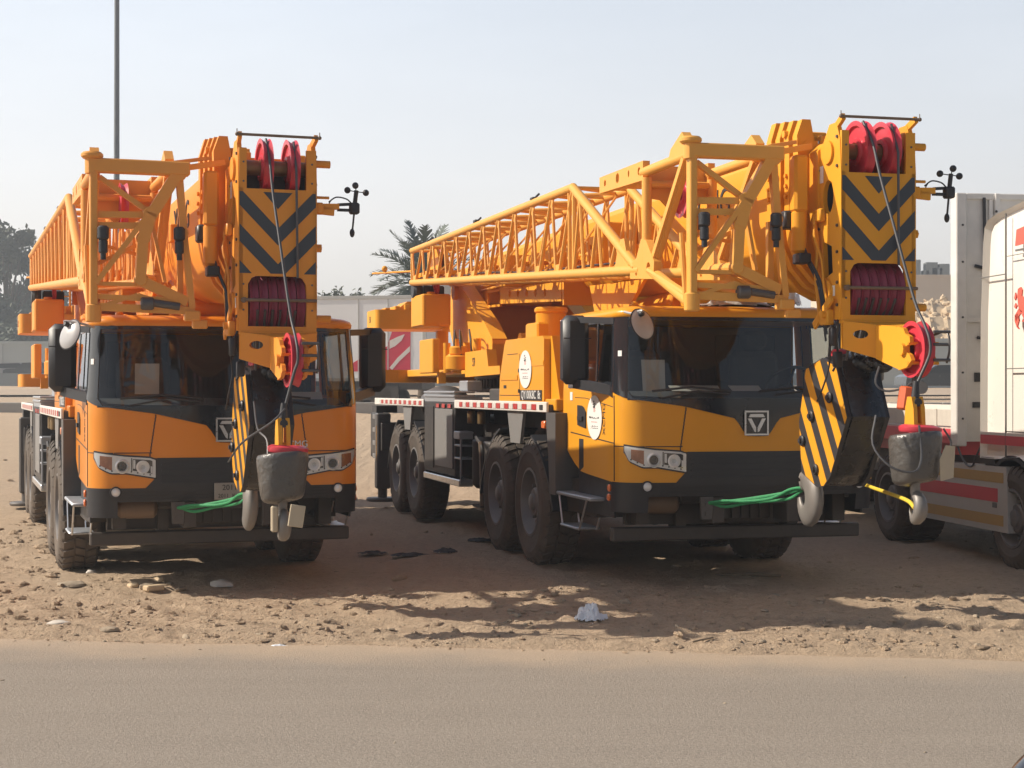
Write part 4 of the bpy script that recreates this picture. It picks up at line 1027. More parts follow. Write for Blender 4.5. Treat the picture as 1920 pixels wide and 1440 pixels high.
def oval_sticker(parent, x, yc, zc, ry, rz):
    m = MB(); m.cur = 0
    m.prism(oval(yc, zc, ry, rz, 32), 0, x - .004, x); m.cur = 1
    q = x - .0048
    def mark(y0, y1, z0, z1): m.box(q, x - .001, yc + ry * y0, yc + ry * y1, zc + rz * z0, zc + rz * z1)
    rnd = random.Random(3)
    for k in range(7):
        a, b = rnd.uniform(-.2, .1), rnd.uniform(.42, .72); mark(a, a + rnd.uniform(.08, .2), b, b + rnd.uniform(.03, .09))
    for row, z in ((0, -.05), (1, -.42), (2, -.5)):
        y = -.65 if row == 0 else -.5
        while y < (.6 if row == 0 else .45):
            w = rnd.uniform(.04, .16); h = rnd.uniform(.015, .05) * (1.6 if row == 0 else 1)
            dz = rnd.uniform(-.02, .02); mark(y, y + w, z + dz, z + dz + h); y += w + rnd.uniform(.02, .07)
    m.cur = 2
    for k in range(4):
        b = .40 - .05 * k; mark(-.18 + .05 * (k % 2), .1, b, b + .02)
    y = -.4
    while y < .4:
        w = rnd.uniform(.05, .12); mark(y, y + w, -.22, -.19); y += w + .04
    return build('oval_sticker', m, ['white_label', 'text_dark', 'text_red'], parent, None)
oval_sticker(cabR, -1.256, .80, 1.555, .225, .205)
oval_sticker(coverR, -1.3165, 3.06, 2.03, .25, .2)
for cb in (cabR, cabL):
    m = MB(); patch(m, -1.295, -1.25, 2.11, 2.16, 3, 1, .013); build('pillar_label', m, 'white_label', cb, None)
m = MB(); m.box(-1.256, -1.25, 1.52, 1.60, 1.71, 1.79); build('small_label', m, 'white_label', cabR, None)
m = MB(); m.cur = 0; m.box(-.15, .13, -.085, -.07, .875, 1.03, .004); m.cur = 1
m.text('2011', .07, Matrix.Translation((-.01, -.088, .985)) @ Matrix.Rotation(pi / 2, 4, 'X'), .001)
m.text('2011  KLR', .05, Matrix.Translation((-.01, -.088, .91)) @ Matrix.Rotation(pi / 2, 4, 'X'), .001)
build('number_plate', m, ['plate_grey', 'text_dark'], cabL, None)
# convex spotter mirrors, folded differently on the two cabs
for cb, c, nrm, a in ((cabR, (-1.115, -.16, 2.385), (.45, -.85, .3), ((-1.2, .1, 2.5), (-1.18, -.06, 2.48))), (cabL, (-1.42, .10, 2.38), (-.80, -.52, .3), ((-1.2, .1, 2.44), (-1.3, .06, 2.47)))):
    m = MB(); n = Vector(nrm).normalized(); c = Vector(c)
    m.cur = 0; m.lathe([(0, .02), (.07, .017), (.115, .006), (.136, -.008)], c, n, 32); m.cur = 1; m.lathe([(.136, -.006), (.146, -.012), (.136, -.022), (0, -.022)], c, n, 32)
    upv = (Vector((-.45, 0, 1)) - n * Vector((-.45, 0, 1)).dot(n)).normalized() * .085
    m.cyl(c + n * .012 + upv, n, .024, .045, 12, .008); m.cur = 0
    m.path([a[0], a[1], c + upv * 1.3 + n * .05, c + upv + n * .04], .011, 6)
    build('round_mirror', m, ['mirror_back', 'black_plastic'], cb, 45)
# ropes
for hd, cr, z2 in ((headR, 'R', 1.86), (headL, 'L', 1.76)):
    m = MB()
    m.path([(-.075, -2.25, 3.85), (-.075, -2.41, 3.66), (-.07, -2.52, 3.4), (-.05, -2.7, 3.0), (-.02, -2.94, 2.46), (-.005, -3.06, 2.28), (.0, -3.125, 2.17), (-.005, -3.145, 2.08), (-.03, -3.14, 2.0), (-.09, -3.12, z2)], .011, 8)
    m.path([(.135, -2.3, 3.83), (.135, -2.41, 3.6), (.15, -2.39, 2.75)], .01, 6)
    for k in range(6):
        x = -.16 + .06 * k; m.path([(x, -2.36, 2.5), (x * .8, -2.1, 2.1), (x * .7, -2.0, 1.9)], .011, 6); m.path([(x, -1.92, 2.5), (x * .7 - .02, -1.75, 1.9)], .011, 6)
    build('hoist_rope', m, 'rope_steel', hd, 50)
    m = MB()
    m.path([(-.3, -2.3, 2.35), (-.36, -2.3, 2.2), (-.33, -2.2, 2.0), (-.35, -2.15, 1.85), (-.36, -2.05, 1.72)], .007, 6)
    m.path([(-.33, -2.2, 2.4), (-.3, -2.25, 2.2), (-.26, -2.2, 2.05), (-.3, -2.2, 1.95)], .009, 6); m.box(-.37, -.32, -2.32, -2.26, 2.14, 2.28, .01); m.box(-.3, -.24, -2.25, -2.18, 1.98, 2.1, .01)
    build('limit_cable', m, 'text_dark', hd, 50)
m = MB(); m.cyl((.02, -2.75, 1.66), (.15, 0, 1), .075, .17, 8, .01); m.cur = 1; m.path([(.08, -2.78, 1.95), (.07, -2.77, 1.83)], .02, 6)
m.path([(-.12, -2.6, 1.98), (-.16, -2.62, 1.86), (-.1, -2.66, 1.8), (.0, -2.74, 1.82), (.05, -2.77, 1.86)], .008, 6)
build('limit_weight', m, ['orange_red', 'rope_steel'], headR, 40)

def clip(poly, n, d):
    out = []
    for i in range(len(poly)):
        a, b = Vector(poly[i]), Vector(poly[(i + 1) % len(poly)])
        da, db = a.dot(n) - d, b.dot(n) - d
        if da >= 0: out.append(tuple(a))
        if da * db < 0: out.append(tuple(a + (b - a) * (da / (da - db))))
    return out
OUT = [(-1.50, 1.98), (-1.80, 2.06), (-2.05, 2.0), (-2.24, 1.60), (-1.95, 1.14), (-1.83, 1.05), (-1.70, 1.04), (-1.42, 1.14), (-1.37, 1.55)]
def make_block(side, label):
    a = Vector((0, -1.75, 1.0))
    T = thing('hook_block', label, 'hook block', W(side, a), RTH if side == 'R' else LTH, 'hook blocks hanging from the boom heads')
    o = [(y - a.y, z - a.z) for y, z in OUT]
    cy, cz = sum(p[0] for p in o) / len(o), sum(p[1] for p in o) / len(o)
    for s, x0, x1 in ((-1, -.2, -.165), (1, .12, .155)):
        m = MB(); m.cur = 0; m.prism(o, 0, x0, x1); m.cur = 1
        n = Vector((-.84, .54)); x = x0 if s < 0 else x1
        cen = Vector((cy, cz)).dot(n)
        ins = [(cy + (p[0] - cy) * .985, cz + (p[1] - cz) * .985) for p in o]
        for k in range(-4, 5):
            d0 = cen + k * .205 - .02
            p = clip(clip(ins, n, d0), -n, -(d0 + .105))
            if len(p) > 2: m.prism(p, 0, x - .002 * (1 if s < 0 else -1), x + .0005 * s)
        m.cur = 0
        for y, z in ((-1.62, 1.6), (-1.95, 1.75), (-1.7, 1.18), (-1.45, 1.4)):
            m.cyl((x, y - a.y, z - a.z), (s, 0, 0), .045, .025, 12, .008)
            m.cyl((x, y - a.y, z - a.z), (s, 0, 0), .02, .04, 6)
        build('side_plate', m, ['text_dark', 'cab_paint'], T, 30)
    m = MB(); rnd = random.Random(5)
    rings = []
    for i, x in enumerate(lin(-.16, .125, 6)):
        ring = []
        for k in range(len(o) * 4):
            p = Vector(o[k // 4]).lerp(Vector(o[(k // 4 + 1) % len(o)]), (k % 4) / 4)
            f = 1.015 + .05 * math.sin(pi * i / 5) + .05 * noise.noise(Vector((x * 6, p[0] * 6, p[1] * 6)))
            if p[1] > .9: f += .03
            if p[1] < .35: f -= .07
            ring.append((x, cy + (p[0] - cy) * f, cz + (p[1] - cz) * f))
        rings.append(ring)
    loft(m, rings)
    for k in range(5): m.sphere((-.05 + .04 * k, -.25 - .05 * k, 1.0 + .02 * (k % 2)), .09, 8, 6, (1, 1, .7))
    build('plastic_wrap', m, 'wrap_black', T, 50)
    m = MB(); rr = .125; c = Vector((-.03, .60, -.08))
    rr = .145; pts = [c + Vector((0, -.24, .25)), c + Vector((0, -.13, .18))]; rad = [.06, .065]
    for k in range(15):
        t = R_(118 - 21 * k); pts.append(c + Vector((0, math.cos(t) * rr * -1, math.sin(t) * rr))); rad.append(.085 + .04 * math.sin(pi * min(1, k / 11)) - (.06 * max(0, k - 10) / 4))
    m.path(pts, rad, 14, None)
    m.v = [(c.x + (x - c.x) * .5, y, z) for x, y, z in m.v]; m.cyl(c + Vector((0, -.3, .30)), (0, .6, -.7), .09, .1, 16, .02); m.box(-.12, .06, c.y - .42, c.y - .1, c.z + .2, c.z + .34, .03)
    build('hook', m, 'hook_steel', T, 50)
    m = MB(); m.cyl((-.14, -.1, 1.02), (1, 0, 0), .11, .12, 18, .02); build('sheave', m, 'sheave_red', T, 40)
    return T
make_block('R', 'black and yellow striped hook block hanging beside the cab with the spotter mirror')
make_block('L', 'black and yellow striped hook block hanging in front of the cab with the number plate')

def make_ball(side, label, dz, tagged):
    a = Vector((-.11, -3.12, .88 + dz))
    T = thing('auxiliary_hook', label, 'crane hook', W(side, a), RTH if side == 'R' else LTH, 'small hooks hanging from the nose pulleys')
    m = MB(); rnd = random.Random(4 if side == 'R' else 8)
    rings = []
    for h, r in ((.262, .03), (.265, .12), (.275, .15), (.295, .168), (.33, .178), (.42, .188), (.52, .198), (.58, .202), (.605, .198), (.62, .188), (.622, .176), (.605, .16), (.59, .05)):
        ring = []
        for k in range(36):
            t = 2 * pi * k / 36; e = r * .93 * (1 + .05 * noise.noise(Vector((math.cos(t) * 2.2, math.sin(t) * 2.2, h * 6 + (3 if side == 'L' else 0)))) + .02 * noise.noise(Vector((math.cos(t) * 8, math.sin(t) * 8, h * 16))))
            ring.append((e * math.cos(t), e * math.sin(t), h + .02 * math.cos(t + 1.0)))
        rings.append(ring)
    loft(m, rings); build('wrapped_weight', m, 'wrap_clear', T, 60)
    m = MB(); m.lathe([(0, .625), (.14, .625), (.15, .64), (.15, .665), (.12, .68), (.08, .65), (0, .65)], (0, 0, 0), (0.06, 0, 1), 28); build('top_ring', m, 'sheave_red', T, 40)
    m = MB()
    for s in (-1, 1): m.prism([(-.075, .63), (.075, .63), (.06, .80), (.03, .88), (-.03, .88), (-.06, .80)], 0, s * .045, s * .015)
    m.box(-.04, .04, -.05, .05, .64, .7, .01)
    build('swivel_bracket', m, 'yellow_paint', T, 40)
    m = MB(); m.tube((0, 0, .84), (.01, 0, .99), .035, 10, .022); m.cyl((0, -.05, .84), (0, 1, 0), .03, .1, 12); build('rope_socket', m, 'text_dark', T, 40)
    m = MB(); m.tube((0, 0, .29), (0, 0, .19), .035, 12)
    c = Vector((0, 0, .1)); pts = []; rad = []
    for k in range(14):
        t = R_(100 - 21 * k); pts.append(c + Vector((0, math.cos(t) * .082 * -1, math.sin(t) * .088))); rad.append(.028 + .022 * math.sin(pi * min(1, k / 11)) - (.028 * max(0, k - 9) / 4))
    m.path(pts, rad, 10); build('hook', m, 'hook_steel', T, 50)
    m = MB()
    if tagged: m.box(-.02, .09, -.22, -.2, .10, .26, .004, Matrix.Rotation(.15, 4, 'Y')); m.box(-.1, -.05, -.1, -.05, .05, .24, .01)
    else: m.prism([(.04, .29), (.17, .31), (.19, .53), (.09, .54), (.03, .44)], 1, -.20, -.195, Matrix.Rotation(.35, 4, 'Z'))
    build('cardboard_tag', m, 'cardboard', T, None)
    m = MB()
    m.path([(-.05, -.15, .68), (-.06, -.2, .45), (-.15, -.25, .36), (-.3, -.2, .4), (-.38, -.1, .55), (-.33, -.05, .75)] if side == 'R' else [(0, -.1, .95), (-.1, -.1, .85), (-.28, .1, .7), (-.35, .3, .55)], .008, 6)
    if side == 'L': m.path([(-.16, .3, 1.0), (-.15, .2, .8), (-.1, .1, .72), (-.11, 0, .6)], .008, 6)
    else: m.path([(.1, 0, .62), (.2, .1, .5), (.3, .1, .45), (.34, .1, .55), (.28, .1, .65)], .008, 6)
    build('wire_loop', m, 'rope_steel', T, 50)
    return T
make_ball('R', 'small crane hook under a plastic wrapped weight next to the white truck', 0, False)
make_ball('L', 'small crane hook under a plastic wrapped weight with a cardboard tag dangling below', -.09, True)

# lashings
def strap(side, label, pts, name='green_strap', mt='green_web', r=.007, flat=.017, cat='strap', group=None):
    pts = [W(side, p) for p in pts]; a = pts[0].copy()
    m = MB(); q = [p - a for p in pts]
    m.path(q, r, 8, flat)
    if flat == .017:
        n_ = len(q)
        m.path([p + Vector((.01, .02, -.045 * math.sin(pi * i / (n_ - 1)) ** .5 - .012 * math.sin(i * 2.1))) for i, p in enumerate(q)], r, 8, flat * .8)
        m.path([p + Vector((-.01, -.02, .03 * math.sin(i * 1.7 + .4) * math.sin(pi * i / (n_ - 1)))) for i, p in enumerate(q)], r * .8, 8, flat * .7)
    o = build(name, m, mt, None, 50, loc=a)
    return tag(o, label, cat, group)
strap('R', 'green webbing strap tying the right striped hook block to its crane bumper', [(-.47, -.08, .81), (-.38, -.22, .825), (-.25, -.42, .86), (-.12, -.65, .905), (-.05, -.85, .945), (-.03, -1.02, .985), (-.03, -1.16, 1.0)], group='green straps holding the hook blocks')
strap('L', 'green webbing strap tying the left hook block in front of the number plate', [(-.47, -.08, .81), (-.36, -.2, .825), (-.2, -.45, .87), (-.1, -.65, .91), (-.05, -.85, .95), (-.03, -1.16, 1.0)], group='green straps holding the hook blocks')
strap('R', 'thin yellow rope from the small hook to the cab of the crane beside it', [(-.10, -3.1, .97), (.2, -2.4, .98), (.65, -1.0, .98), (.98, -.09, .97)], 'yellow_rope', 'yellow_rope', .016, None or .016, 'rope')

def paper(side, label, x0, x1, z0, z1, y, lean):
    a = Vector(((x0 + x1) / 2, y, z0))
    m = MB(); w = (x1 - x0) / 2; h = z1 - z0
    m.grid(lambda u, v: (u * w + .01 * v, lean * v + .01 * math.sin(2 * v + u), h * v), lin(-1, 1, 6), lin(0, 1, 6))
    o = build('paper_sheet', m, 'paper', None, 60, loc=W(side, a)); o.rotation_euler = (0, 0, RTH if side == 'R' else LTH)
    return tag(o, label, 'paper')
paper('R', 'upright sheet of paper behind the windshield of the right crane', -1.02, -.80, 1.80, 2.08, .13, .06)
paper('R', 'crumpled paper lying flat on the dashboard of the right crane near the upright sheet', -.72, -.24, 1.80, 1.85, .2, .12)
paper('R', 'flat paper on the dashboard of the right crane at the middle of its windshield', -.14, .16, 1.80, 1.85, .2, .12)
paper('L', 'upright sheet of paper behind the windshield of the left crane', -.84, -.62, 1.84, 2.12, .13, .06)
paper('L', 'white paper lying on the dashboard of the left crane behind its hook block', .55, .92, 1.79, 1.86, .2, .13)

def crumple(name, mt, loc, rx, ry, h, seed, label, cat, n=14, base=.0):
    m = MB(); rnd = random.Random(seed)
    def f(u, v):
        r = math.hypot(u, v); q = noise.noise(Vector((u * 2.2 + seed, v * 2.2, 0))) + .5 * noise.noise(Vector((u * 6, v * 6 + seed, 3)))
        return (u * rx * (1 + .25 * q), v * ry * (1 + .2 * noise.noise(Vector((u * 3, v * 3, seed)))), max(0, 1 - r * r * .8) * h * (1 + .9 * q) + base)
    m.grid(f, lin(-1, 1, n), lin(-1, 1, n), lambda u, v: u * u + v * v > 1.05)
    o = build(name, m, mt, None, 25, loc=loc, recalc=False)
    return tag(o, label, cat)
crumple('foil_sheet', 'foil', W('R', (.02, .55, 2.57)), .42, .3, .10, 3, 'crumpled silver foil lying on the roof of the right crane cab', 'foil', 18)
crumple('plastic_bundle', 'bag_white', W('R', (.42, .3, 2.56)), .14, .2, .22, 9, 'white plastic bundle on the cab roof under the boom collars of the right crane', 'plastic bundle', 14)

# ------------------------------------------------------------------ white truck with its flat trailer, right edge
TT = thing('white_truck', 'white truck cab with red lion emblem at the right edge, pulling a flatbed', 'truck', (4.53, 19.53, 0), R_(8.5))
def tz(y0, y1): return y0, y1
m = MB()
prof = [(-2.6, 1.10), (-2.62, 2.6), (-2.68, 3.35), (-2.71, 3.50), (-2.78, 3.57), (-2.95, 3.61), (-3.6, 3.68), (-4.3, 3.70), (-4.75, 3.2), (-4.95, 2.0), (-4.95, .6), (-4.1, .6), (-3.9, 1.0), (-3.5, 1.14), (-2.95, 1.10)]
rings = []
for x, k in ((.07, .975), (.0, 1), (2.5, 1), (2.43, .975)):
    cy, cz = -3.7, 2.2; rings.append([(x, cy + (y - cy) * k, cz + (z - cz) * k) for y, z in prof])
loft(m, rings)
tcab = build('truck_cab', m, 'truck_white', TT, 30)
m = MB(); m.cur = 0
m.box(-.003, .01, -4.9, -2.62, 1.345, 1.375); m.cur = 1; m.box(-.004, .01, -4.9, -2.62, 1.25, 1.345)
m.cur = 2; m.box(-.004, .01, -3.205, -3.192, 1.12, 3.6); m.box(-.004, .01, -3.2, -2.62, 2.98, 2.99); m.box(-.004, .01, -4.9, -3.2, 1.385, 1.395); m.box(-.004, .01, -4.9, -3.2, 2.02, 2.03); m.box(-.004, .01, -3.9, -3.21, 3.16, 3.165)
m.cur = 3; m.prism([(-3.42, 3.25), (-3.45, 3.41), (-3.9, 3.46), (-3.9, 3.27)], 0, -.006, .01); m.cur = 2; m.box(-.005, .01, -3.9, -3.42, 3.195, 3.215)
build('cab_stripe', m, ['reflect_white', 'truck_red', 'panel_seam', 'lion_red'], tcab, None)
m = MB()
blob = lambda pts: m.prism([(-3.42 - .39 * (px - 1904) / 34, 2.827 - (py - 540) * .0053) for px, py in pts], 0, -.005, .01)
blob([(1909, 542), (1914, 539), (1917, 545), (1916, 556), (1922, 561), (1930, 556), (1938, 566), (1936, 590), (1926, 594), (1915, 588), (1910, 576), (1908, 556)])
blob([(1904, 548), (1906, 556), (1904, 563), (1902, 558)]); blob([(1904, 568), (1907, 573), (1905, 579), (1902, 575)]); blob([(1911, 578), (1918, 585), (1911, 592), (1906, 604), (1903, 592)])
blob([(1903, 590), (1909, 588), (1911, 602), (1908, 612), (1911, 618), (1907, 614), (1903, 602)]); blob([(1916, 590), (1926, 594), (1924, 606), (1916, 603), (1921, 600)]); blob([(1928, 592), (1938, 588), (1940, 612), (1932, 616), (1931, 604)])
blob([(1938, 560), (1944, 548), (1947, 556), (1942, 572)])
build('lion_emblem', m, 'lion_red', tcab, None)
m = MB()
m.prism([(-3.26, .36), (-.75, .36), (-.75, 1.0), (-3.22, 1.03)], 0, 0.0, .35)
fair = build('side_fairing', m, 'truck_grey', TT, 30)
m = MB()
for mt, z0, z1 in ((0, .86, .965), (1, .66, .80), (0, .42, .53)):
    m.cur = mt; m.box(-.003, .01, -3.15 if mt == 0 else -3.02, -.76, z0, z1)
m.cur = 2; m.box(-.004, .01, -3.0, -2.9, .60, .65)
build('fairing_stripe', m, ['stripe_ochre', 'truck_red', 'panel_seam'], fair, None)
m = MB(); m.box(.05, 2.4, -3.0, -2.6, 1.0, 1.12, .02); m.box(.2, 2.3, -2.9, 9.5, .8, 1.1); m.box(.4, 2.1, -4.6, -2.9, .5, 1.0); m.prism([(-2.95, 1.04), (-2.6, 1.04), (-2.6, 1.11), (-2.9, 1.11)], 0, .01, .05)
for y in (0, -3.3): m.tube((.1, y, .52), (2.4, y, .52), .1, 10)
build('truck_frame', m, 'frame_black', TT, 30)
for y in (0, -3.3, 6.6, 7.9, 9.2):
    for s, x in ((-1, 0.02), (1, 2.48)):
        make_wheel(TT, x, y, s, .52, .3 if y == -3.3 else .56, .29, 'wheel', y != -3.3)
m = MB()
pts = [(-3.3 - math.cos(a) * .62, .55 + math.sin(a) * .6) for a in lin(.1, 3.0, 12)]; inn = [(-3.3 - math.cos(a) * .58, .55 + math.sin(a) * .56) for a in lin(3.0, .1, 12)]
m.prism(pts + inn, 0, 0.005, .5); build('wheel_arch', m, 'black_plastic', TT, 40)
m = MB(); m.cur = 0
m.box(.05, 2.45, -2.02, -1.96, 1.25, 3.93); m.cur = 0
m.box(-.02, .10, -2.06, -1.90, 1.2, 3.95, .01); m.box(.42, .48, -2.07, -1.96, 1.25, 3.95, .01); m.box(2.4, 2.52, -2.06, -1.9, 1.2, 3.95, .01); m.box(.1, 2.4, -2.05, -1.93, 3.88, 3.95, .01); m.box(.1, 2.4, -2.05, -1.95, 2.55, 2.6)
m.box(.3, .33, -2.035, -2.0, 2.6, 3.6); m.box(.36, .40, -2.05, -2.0, 1.3, 3.88); m.cur = 1
for z in (1.5, 2.0, 2.6, 3.2, 3.6): m.cyl((.05, -2.062, z), (0, -1, 0), .012, .006, 8)
for z in (3.55, 3.75): m.cyl((.43, -2.072, z), (0, -1, 0), .015, .006, 8)
m.box(.18, .30, -2.04, -2.02, 1.62, 1.68); m.box(.2, .26, -2.04, -2.02, 1.9, 2.0)
m.path([(.30, -2.05, 3.9), (.31, -2.06, 3.3), (.34, -2.06, 3.1), (.33, -2.06, 2.7), (.30, -2.06, 2.4), (.22, -2.05, 2.38)], .018, 6); m.path([(.2, -2.04, 3.16), (.32, -2.05, 3.13)], .02, 6)
build('headboard', m, ['headboard_grey', 'text_dark'], TT, 30)
m = MB(); m.box(1.2, 3.6, -1.6, -1.5, 1.4, 4.0); build('front_panel', m, 'headboard_grey', TT, 30)
m = MB(); m.cur = 0
m.box(.02, 2.48, -1.9, 11, 1.36, 1.40); m.box(.0, .04, -1.9, 11, 1.41, 1.60, .006); m.box(2.46, 2.5, -1.9, 11, 1.41, 1.60, .006)
for k in range(6): m.box(-.008, 0, -1.5 + k * 1.9, -1.44 + k * 1.9, 1.40, 1.60)
m.cur = 1; m.box(-.01, .06, -1.9, 11, 1.22, 1.385, .006); m.box(2.44, 2.51, -1.9, 11, 1.22, 1.385, .006); m.box(.1, 2.4, -1.9, 11, 1.1, 1.3)
m.cur = 2
for k in range(7): m.cyl((-.012, -1.0 + k * 1.5, 1.31), (-1, 0, 0), .03, .012, 12)
build('flatbed', m, ['deck_board', 'truck_red', 'text_dark'], TT, 30)
m = MB(); m.path([(.02, -1.9, 1.3), (.0, -2.2, 1.05), (.0, -2.4, 1.0), (.0, -2.5, 1.1), (.05, -2.55, 1.25)], .012, 6); build('air_hose', m, 'rope_steel', TT, 50)
# ------------------------------------------------------------------ terrain, road, far ground
def far_z(Y):
    return pl([(0, 0), (27, 0), (60, .97), (120, 2.24), (300, 4.0), (2500, 12)])(Y)
def edge_y(X): return 11.27 - .128 * X - .006 * X * X * (1 if X > 0 else .2) + .10 * noise.noise(Vector((X * .6, 0, 5))) + .05 * noise.noise(Vector((X * 2.3, 2, 5))) + .03 * noise.noise(Vector((X * 8, 2, 5)))
def ground_z(X, Y):
    z = far_z(Y)
    t = max(0, min(1, -X / 2.5)); s = max(0, min(1, (Y - 12.0) / 1.6)) * max(0, min(1, (34 - Y) / 8))
    z -= .07 * (t * t * (3 - 2 * t)) * (s * s * (3 - 2 * s))
    if Y < 60:
        d = Y - edge_y(X)
        k = max(0, min(1, d / .25))
        v = Vector((X, Y, 0))
        va = Vector((X * .55, Y, 0)); n = .022 * noise.noise(v * .9) + .020 * noise.noise(va * 2.9 + Vector((9, 1, 0))) + .016 * noise.noise(va * 6.5) + .022 * max(0, noise.noise(va * 11 + Vector((0, 5, 2)))) + .011 * noise.noise(va * 19) - .012 * max(0, noise.noise(va * 8 + Vector((3, 3, 2))))
        n = n * 1.35 + .012 * abs(noise.noise(Vector((X * .5, Y * 2.6, 7)))) + .014 * max(0, noise.noise(Vector((X * 3.2, Y * 9, 4)))) - .012 * max(0, noise.noise(Vector((X * 2.2 + 8, Y * 8, 1))))
        # tyre tracks with cleat marks, running towards the road
        for (ax, ay, dx, dy, wd) in ((-3.4, 13.2, .62, -.78, .34), (-2.55, 13.3, .66, -.75, .30), (-1.5, 13.3, .35, -.93, .36), (-4.4, 12.9, .25, -.96, .3), (2.6, 12.6, .95, -.3, .3)):
            lx = (X - ax) * dy - (Y - ay) * dx; ly = (X - ax) * dx + (Y - ay) * dy
            if abs(lx) < wd / 2 and -1.2 < ly < 1.9:
                f = (1 - (abs(lx) / (wd / 2)) ** 4) * min(1, (ly + 1.2) * 2) * min(1, (1.9 - ly) * 2)
                c = math.sin(ly * 2 * pi / .15 + lx * 16)
                n = n * (1 - .6 * f) + f * (.024 * c - .018)
        rise = .018 * math.exp(-((d - .35) / .3) ** 2)
        z += (n + rise + .004) * k - .03 * (1 - k)
    elif Y < 400:
        z += .1 * noise.noise(Vector((X * .1, Y * .1, 0)))
    return z
def spread(a, b, step, far, grow=1.16):
    r = lin(a, b, int((b - a) / step) + 1); lo = []; hi = []
    x, s = a, step
    while x > far[0]: s *= grow; x -= s; lo.append(x)
    x, s = b, step
    while x < far[1]: s *= grow; x += s; hi.append(x)
    return lo[::-1] + r + hi
xs = spread(-6.2, 6.6, .034, (-1600, 1600)); ysg = spread(10.6, 14.3, .026, (-60, 2400), 1.035)
gm = MB()
gm.grid(lambda x, y: (x, y, ground_z(x, y)), xs, ysg)
m_, nt, out = newmat('dirt')
N, L = nt.nodes, nt.links
b = N.new('ShaderNodeBsdfPrincipled'); L.new(b.outputs[0], out.inputs[0]); b.inputs['Roughness'].default_value = .95; b.inputs['Specular IOR Level'].default_value = .15
tc = N.new('ShaderNodeTexCoord')
def nz(scale, det=8, ro=.65, src='Object', dist=0):
    n = N.new('ShaderNodeTexNoise'); n.inputs['Scale'].default_value = scale; n.inputs['Detail'].default_value = det; n.inputs['Roughness'].default_value = ro; n.inputs['Distortion'].default_value = dist
    L.new(tc.outputs[src], n.inputs['Vector']); return n
def ramp(n, stops):
    r = N.new('ShaderNodeValToRGB'); e = r.color_ramp.elements
    while len(e) < len(stops): e.new(.5)
    for el, (p, c) in zip(e, stops): el.position = p; el.color = (*c, 1)
    L.new(n.outputs['Fac'], r.inputs[0]); return r
def mix(a, b_, f, mode='MIX'):
    x = N.new('ShaderNodeMix'); x.data_type = 'RGBA'; x.blend_type = mode
    L.new(a, x.inputs['A']); L.new(b_, x.inputs['B'])
    if isinstance(f, float): x.inputs['Factor'].default_value = f
    else: L.new(f, x.inputs['Factor'])
    return x.outputs['Result']
r1 = ramp(nz(.8), [(.3, (.50, .36, .245)), (.55, (.61, .46, .32)), (.75, (.69, .54, .39))])
r2 = ramp(nz(9), [(.35, (.44, .32, .215)), (.6, (.65, .50, .35)), (.8, (.75, .60, .45))])
r3 = ramp(nz(70, 4), [(.3, (.33, .235, .155)), (.7, (.65, .50, .36))])
c = mix(r1.outputs[0], r2.outputs[0], .5); c = mix(c, r3.outputs[0], .28)
mp = N.new('ShaderNodeMapping'); mp.inputs['Scale'].default_value = (.6, 1.3, 1); L.new(tc.outputs['Object'], mp.inputs[0])
sp = N.new('ShaderNodeTexNoise'); sp.inputs['Scale'].default_value = 26; sp.inputs['Detail'].default_value = 5; sp.inputs['Roughness'].default_value = .7; L.new(mp.outputs[0], sp.inputs['Vector'])
r5 = ramp(sp, [(.34, (.22, .16, .115)), (.43, (.60, .46, .325)), (.62, (.66, .51, .37)), (.72, (.82, .68, .53))]); c = mix(c, r5.outputs[0], .4)  # stretched dark dashes paint the clods' small shadows into the colour, plus pale flecks
L.new(c, b.inputs['Base Color'])
bp = N.new('ShaderNodeBump'); bp.inputs['Strength'].default_value = 1.0; bp.inputs['Distance'].default_value = .055
ad = N.new('ShaderNodeMath'); ad.operation = 'ADD'; n1 = nz(22, 8, .7); n2 = nz(90, 4, .7); L.new(n1.outputs['Fac'], ad.inputs[0])
ml = N.new('ShaderNodeMath'); ml.operation = 'MULTIPLY'; ml.inputs[1].default_value = .35; L.new(n2.outputs['Fac'], ml.inputs[0]); L.new(ml.outputs[0], ad.inputs[1])
L.new(ad.outputs[0], bp.inputs['Height']); L.new(bp.outputs[0], b.inputs['Normal'])
g = build('ground', gm, 'dirt', None, None, recalc=False); tag(g, kind='structure')
g.data.polygons.foreach_set('use_smooth', [True] * len(g.data.polygons))

m_, nt, out = newmat('asphalt')
N, L = nt.nodes, nt.links
b = N.new('ShaderNodeBsdfPrincipled'); L.new(b.outputs[0], out.inputs[0]); b.inputs['Roughness'].default_value = .9; b.inputs['Specular IOR Level'].default_value = .2
tc = N.new('ShaderNodeTexCoord')
r1 = ramp(nz(1.1, 6), [(.3, (.33, .285, .235)), (.7, (.43, .37, .31))])
r2 = ramp(nz(38, 4, .75), [(.38, (.15, .13, .108)), (.5, (.385, .33, .272)), (.68, (.58, .51, .425))])
r3 = ramp(nz(130, 2, .6), [(.35, (.13, .11, .095)), (.6, (.36, .31, .255))])
c = mix(r1.outputs[0], r2.outputs[0], .5); c = mix(c, r3.outputs[0], .3)
mp = N.new('ShaderNodeMapping'); mp.inputs['Scale'].default_value = (.12, 2.6, 1); L.new(tc.outputs['Object'], mp.inputs[0])
st = N.new('ShaderNodeTexNoise'); st.inputs['Scale'].default_value = 1.3; st.inputs['Detail'].default_value = 7; st.inputs['Roughness'].default_value = .62; L.new(mp.outputs[0], st.inputs['Vector'])
rs = ramp(st, [(.32, (.21, .185, .16)), (.5, (.34, .29, .24)), (.66, (.44, .375, .305))]); c = mix(c, rs.outputs[0], .16)
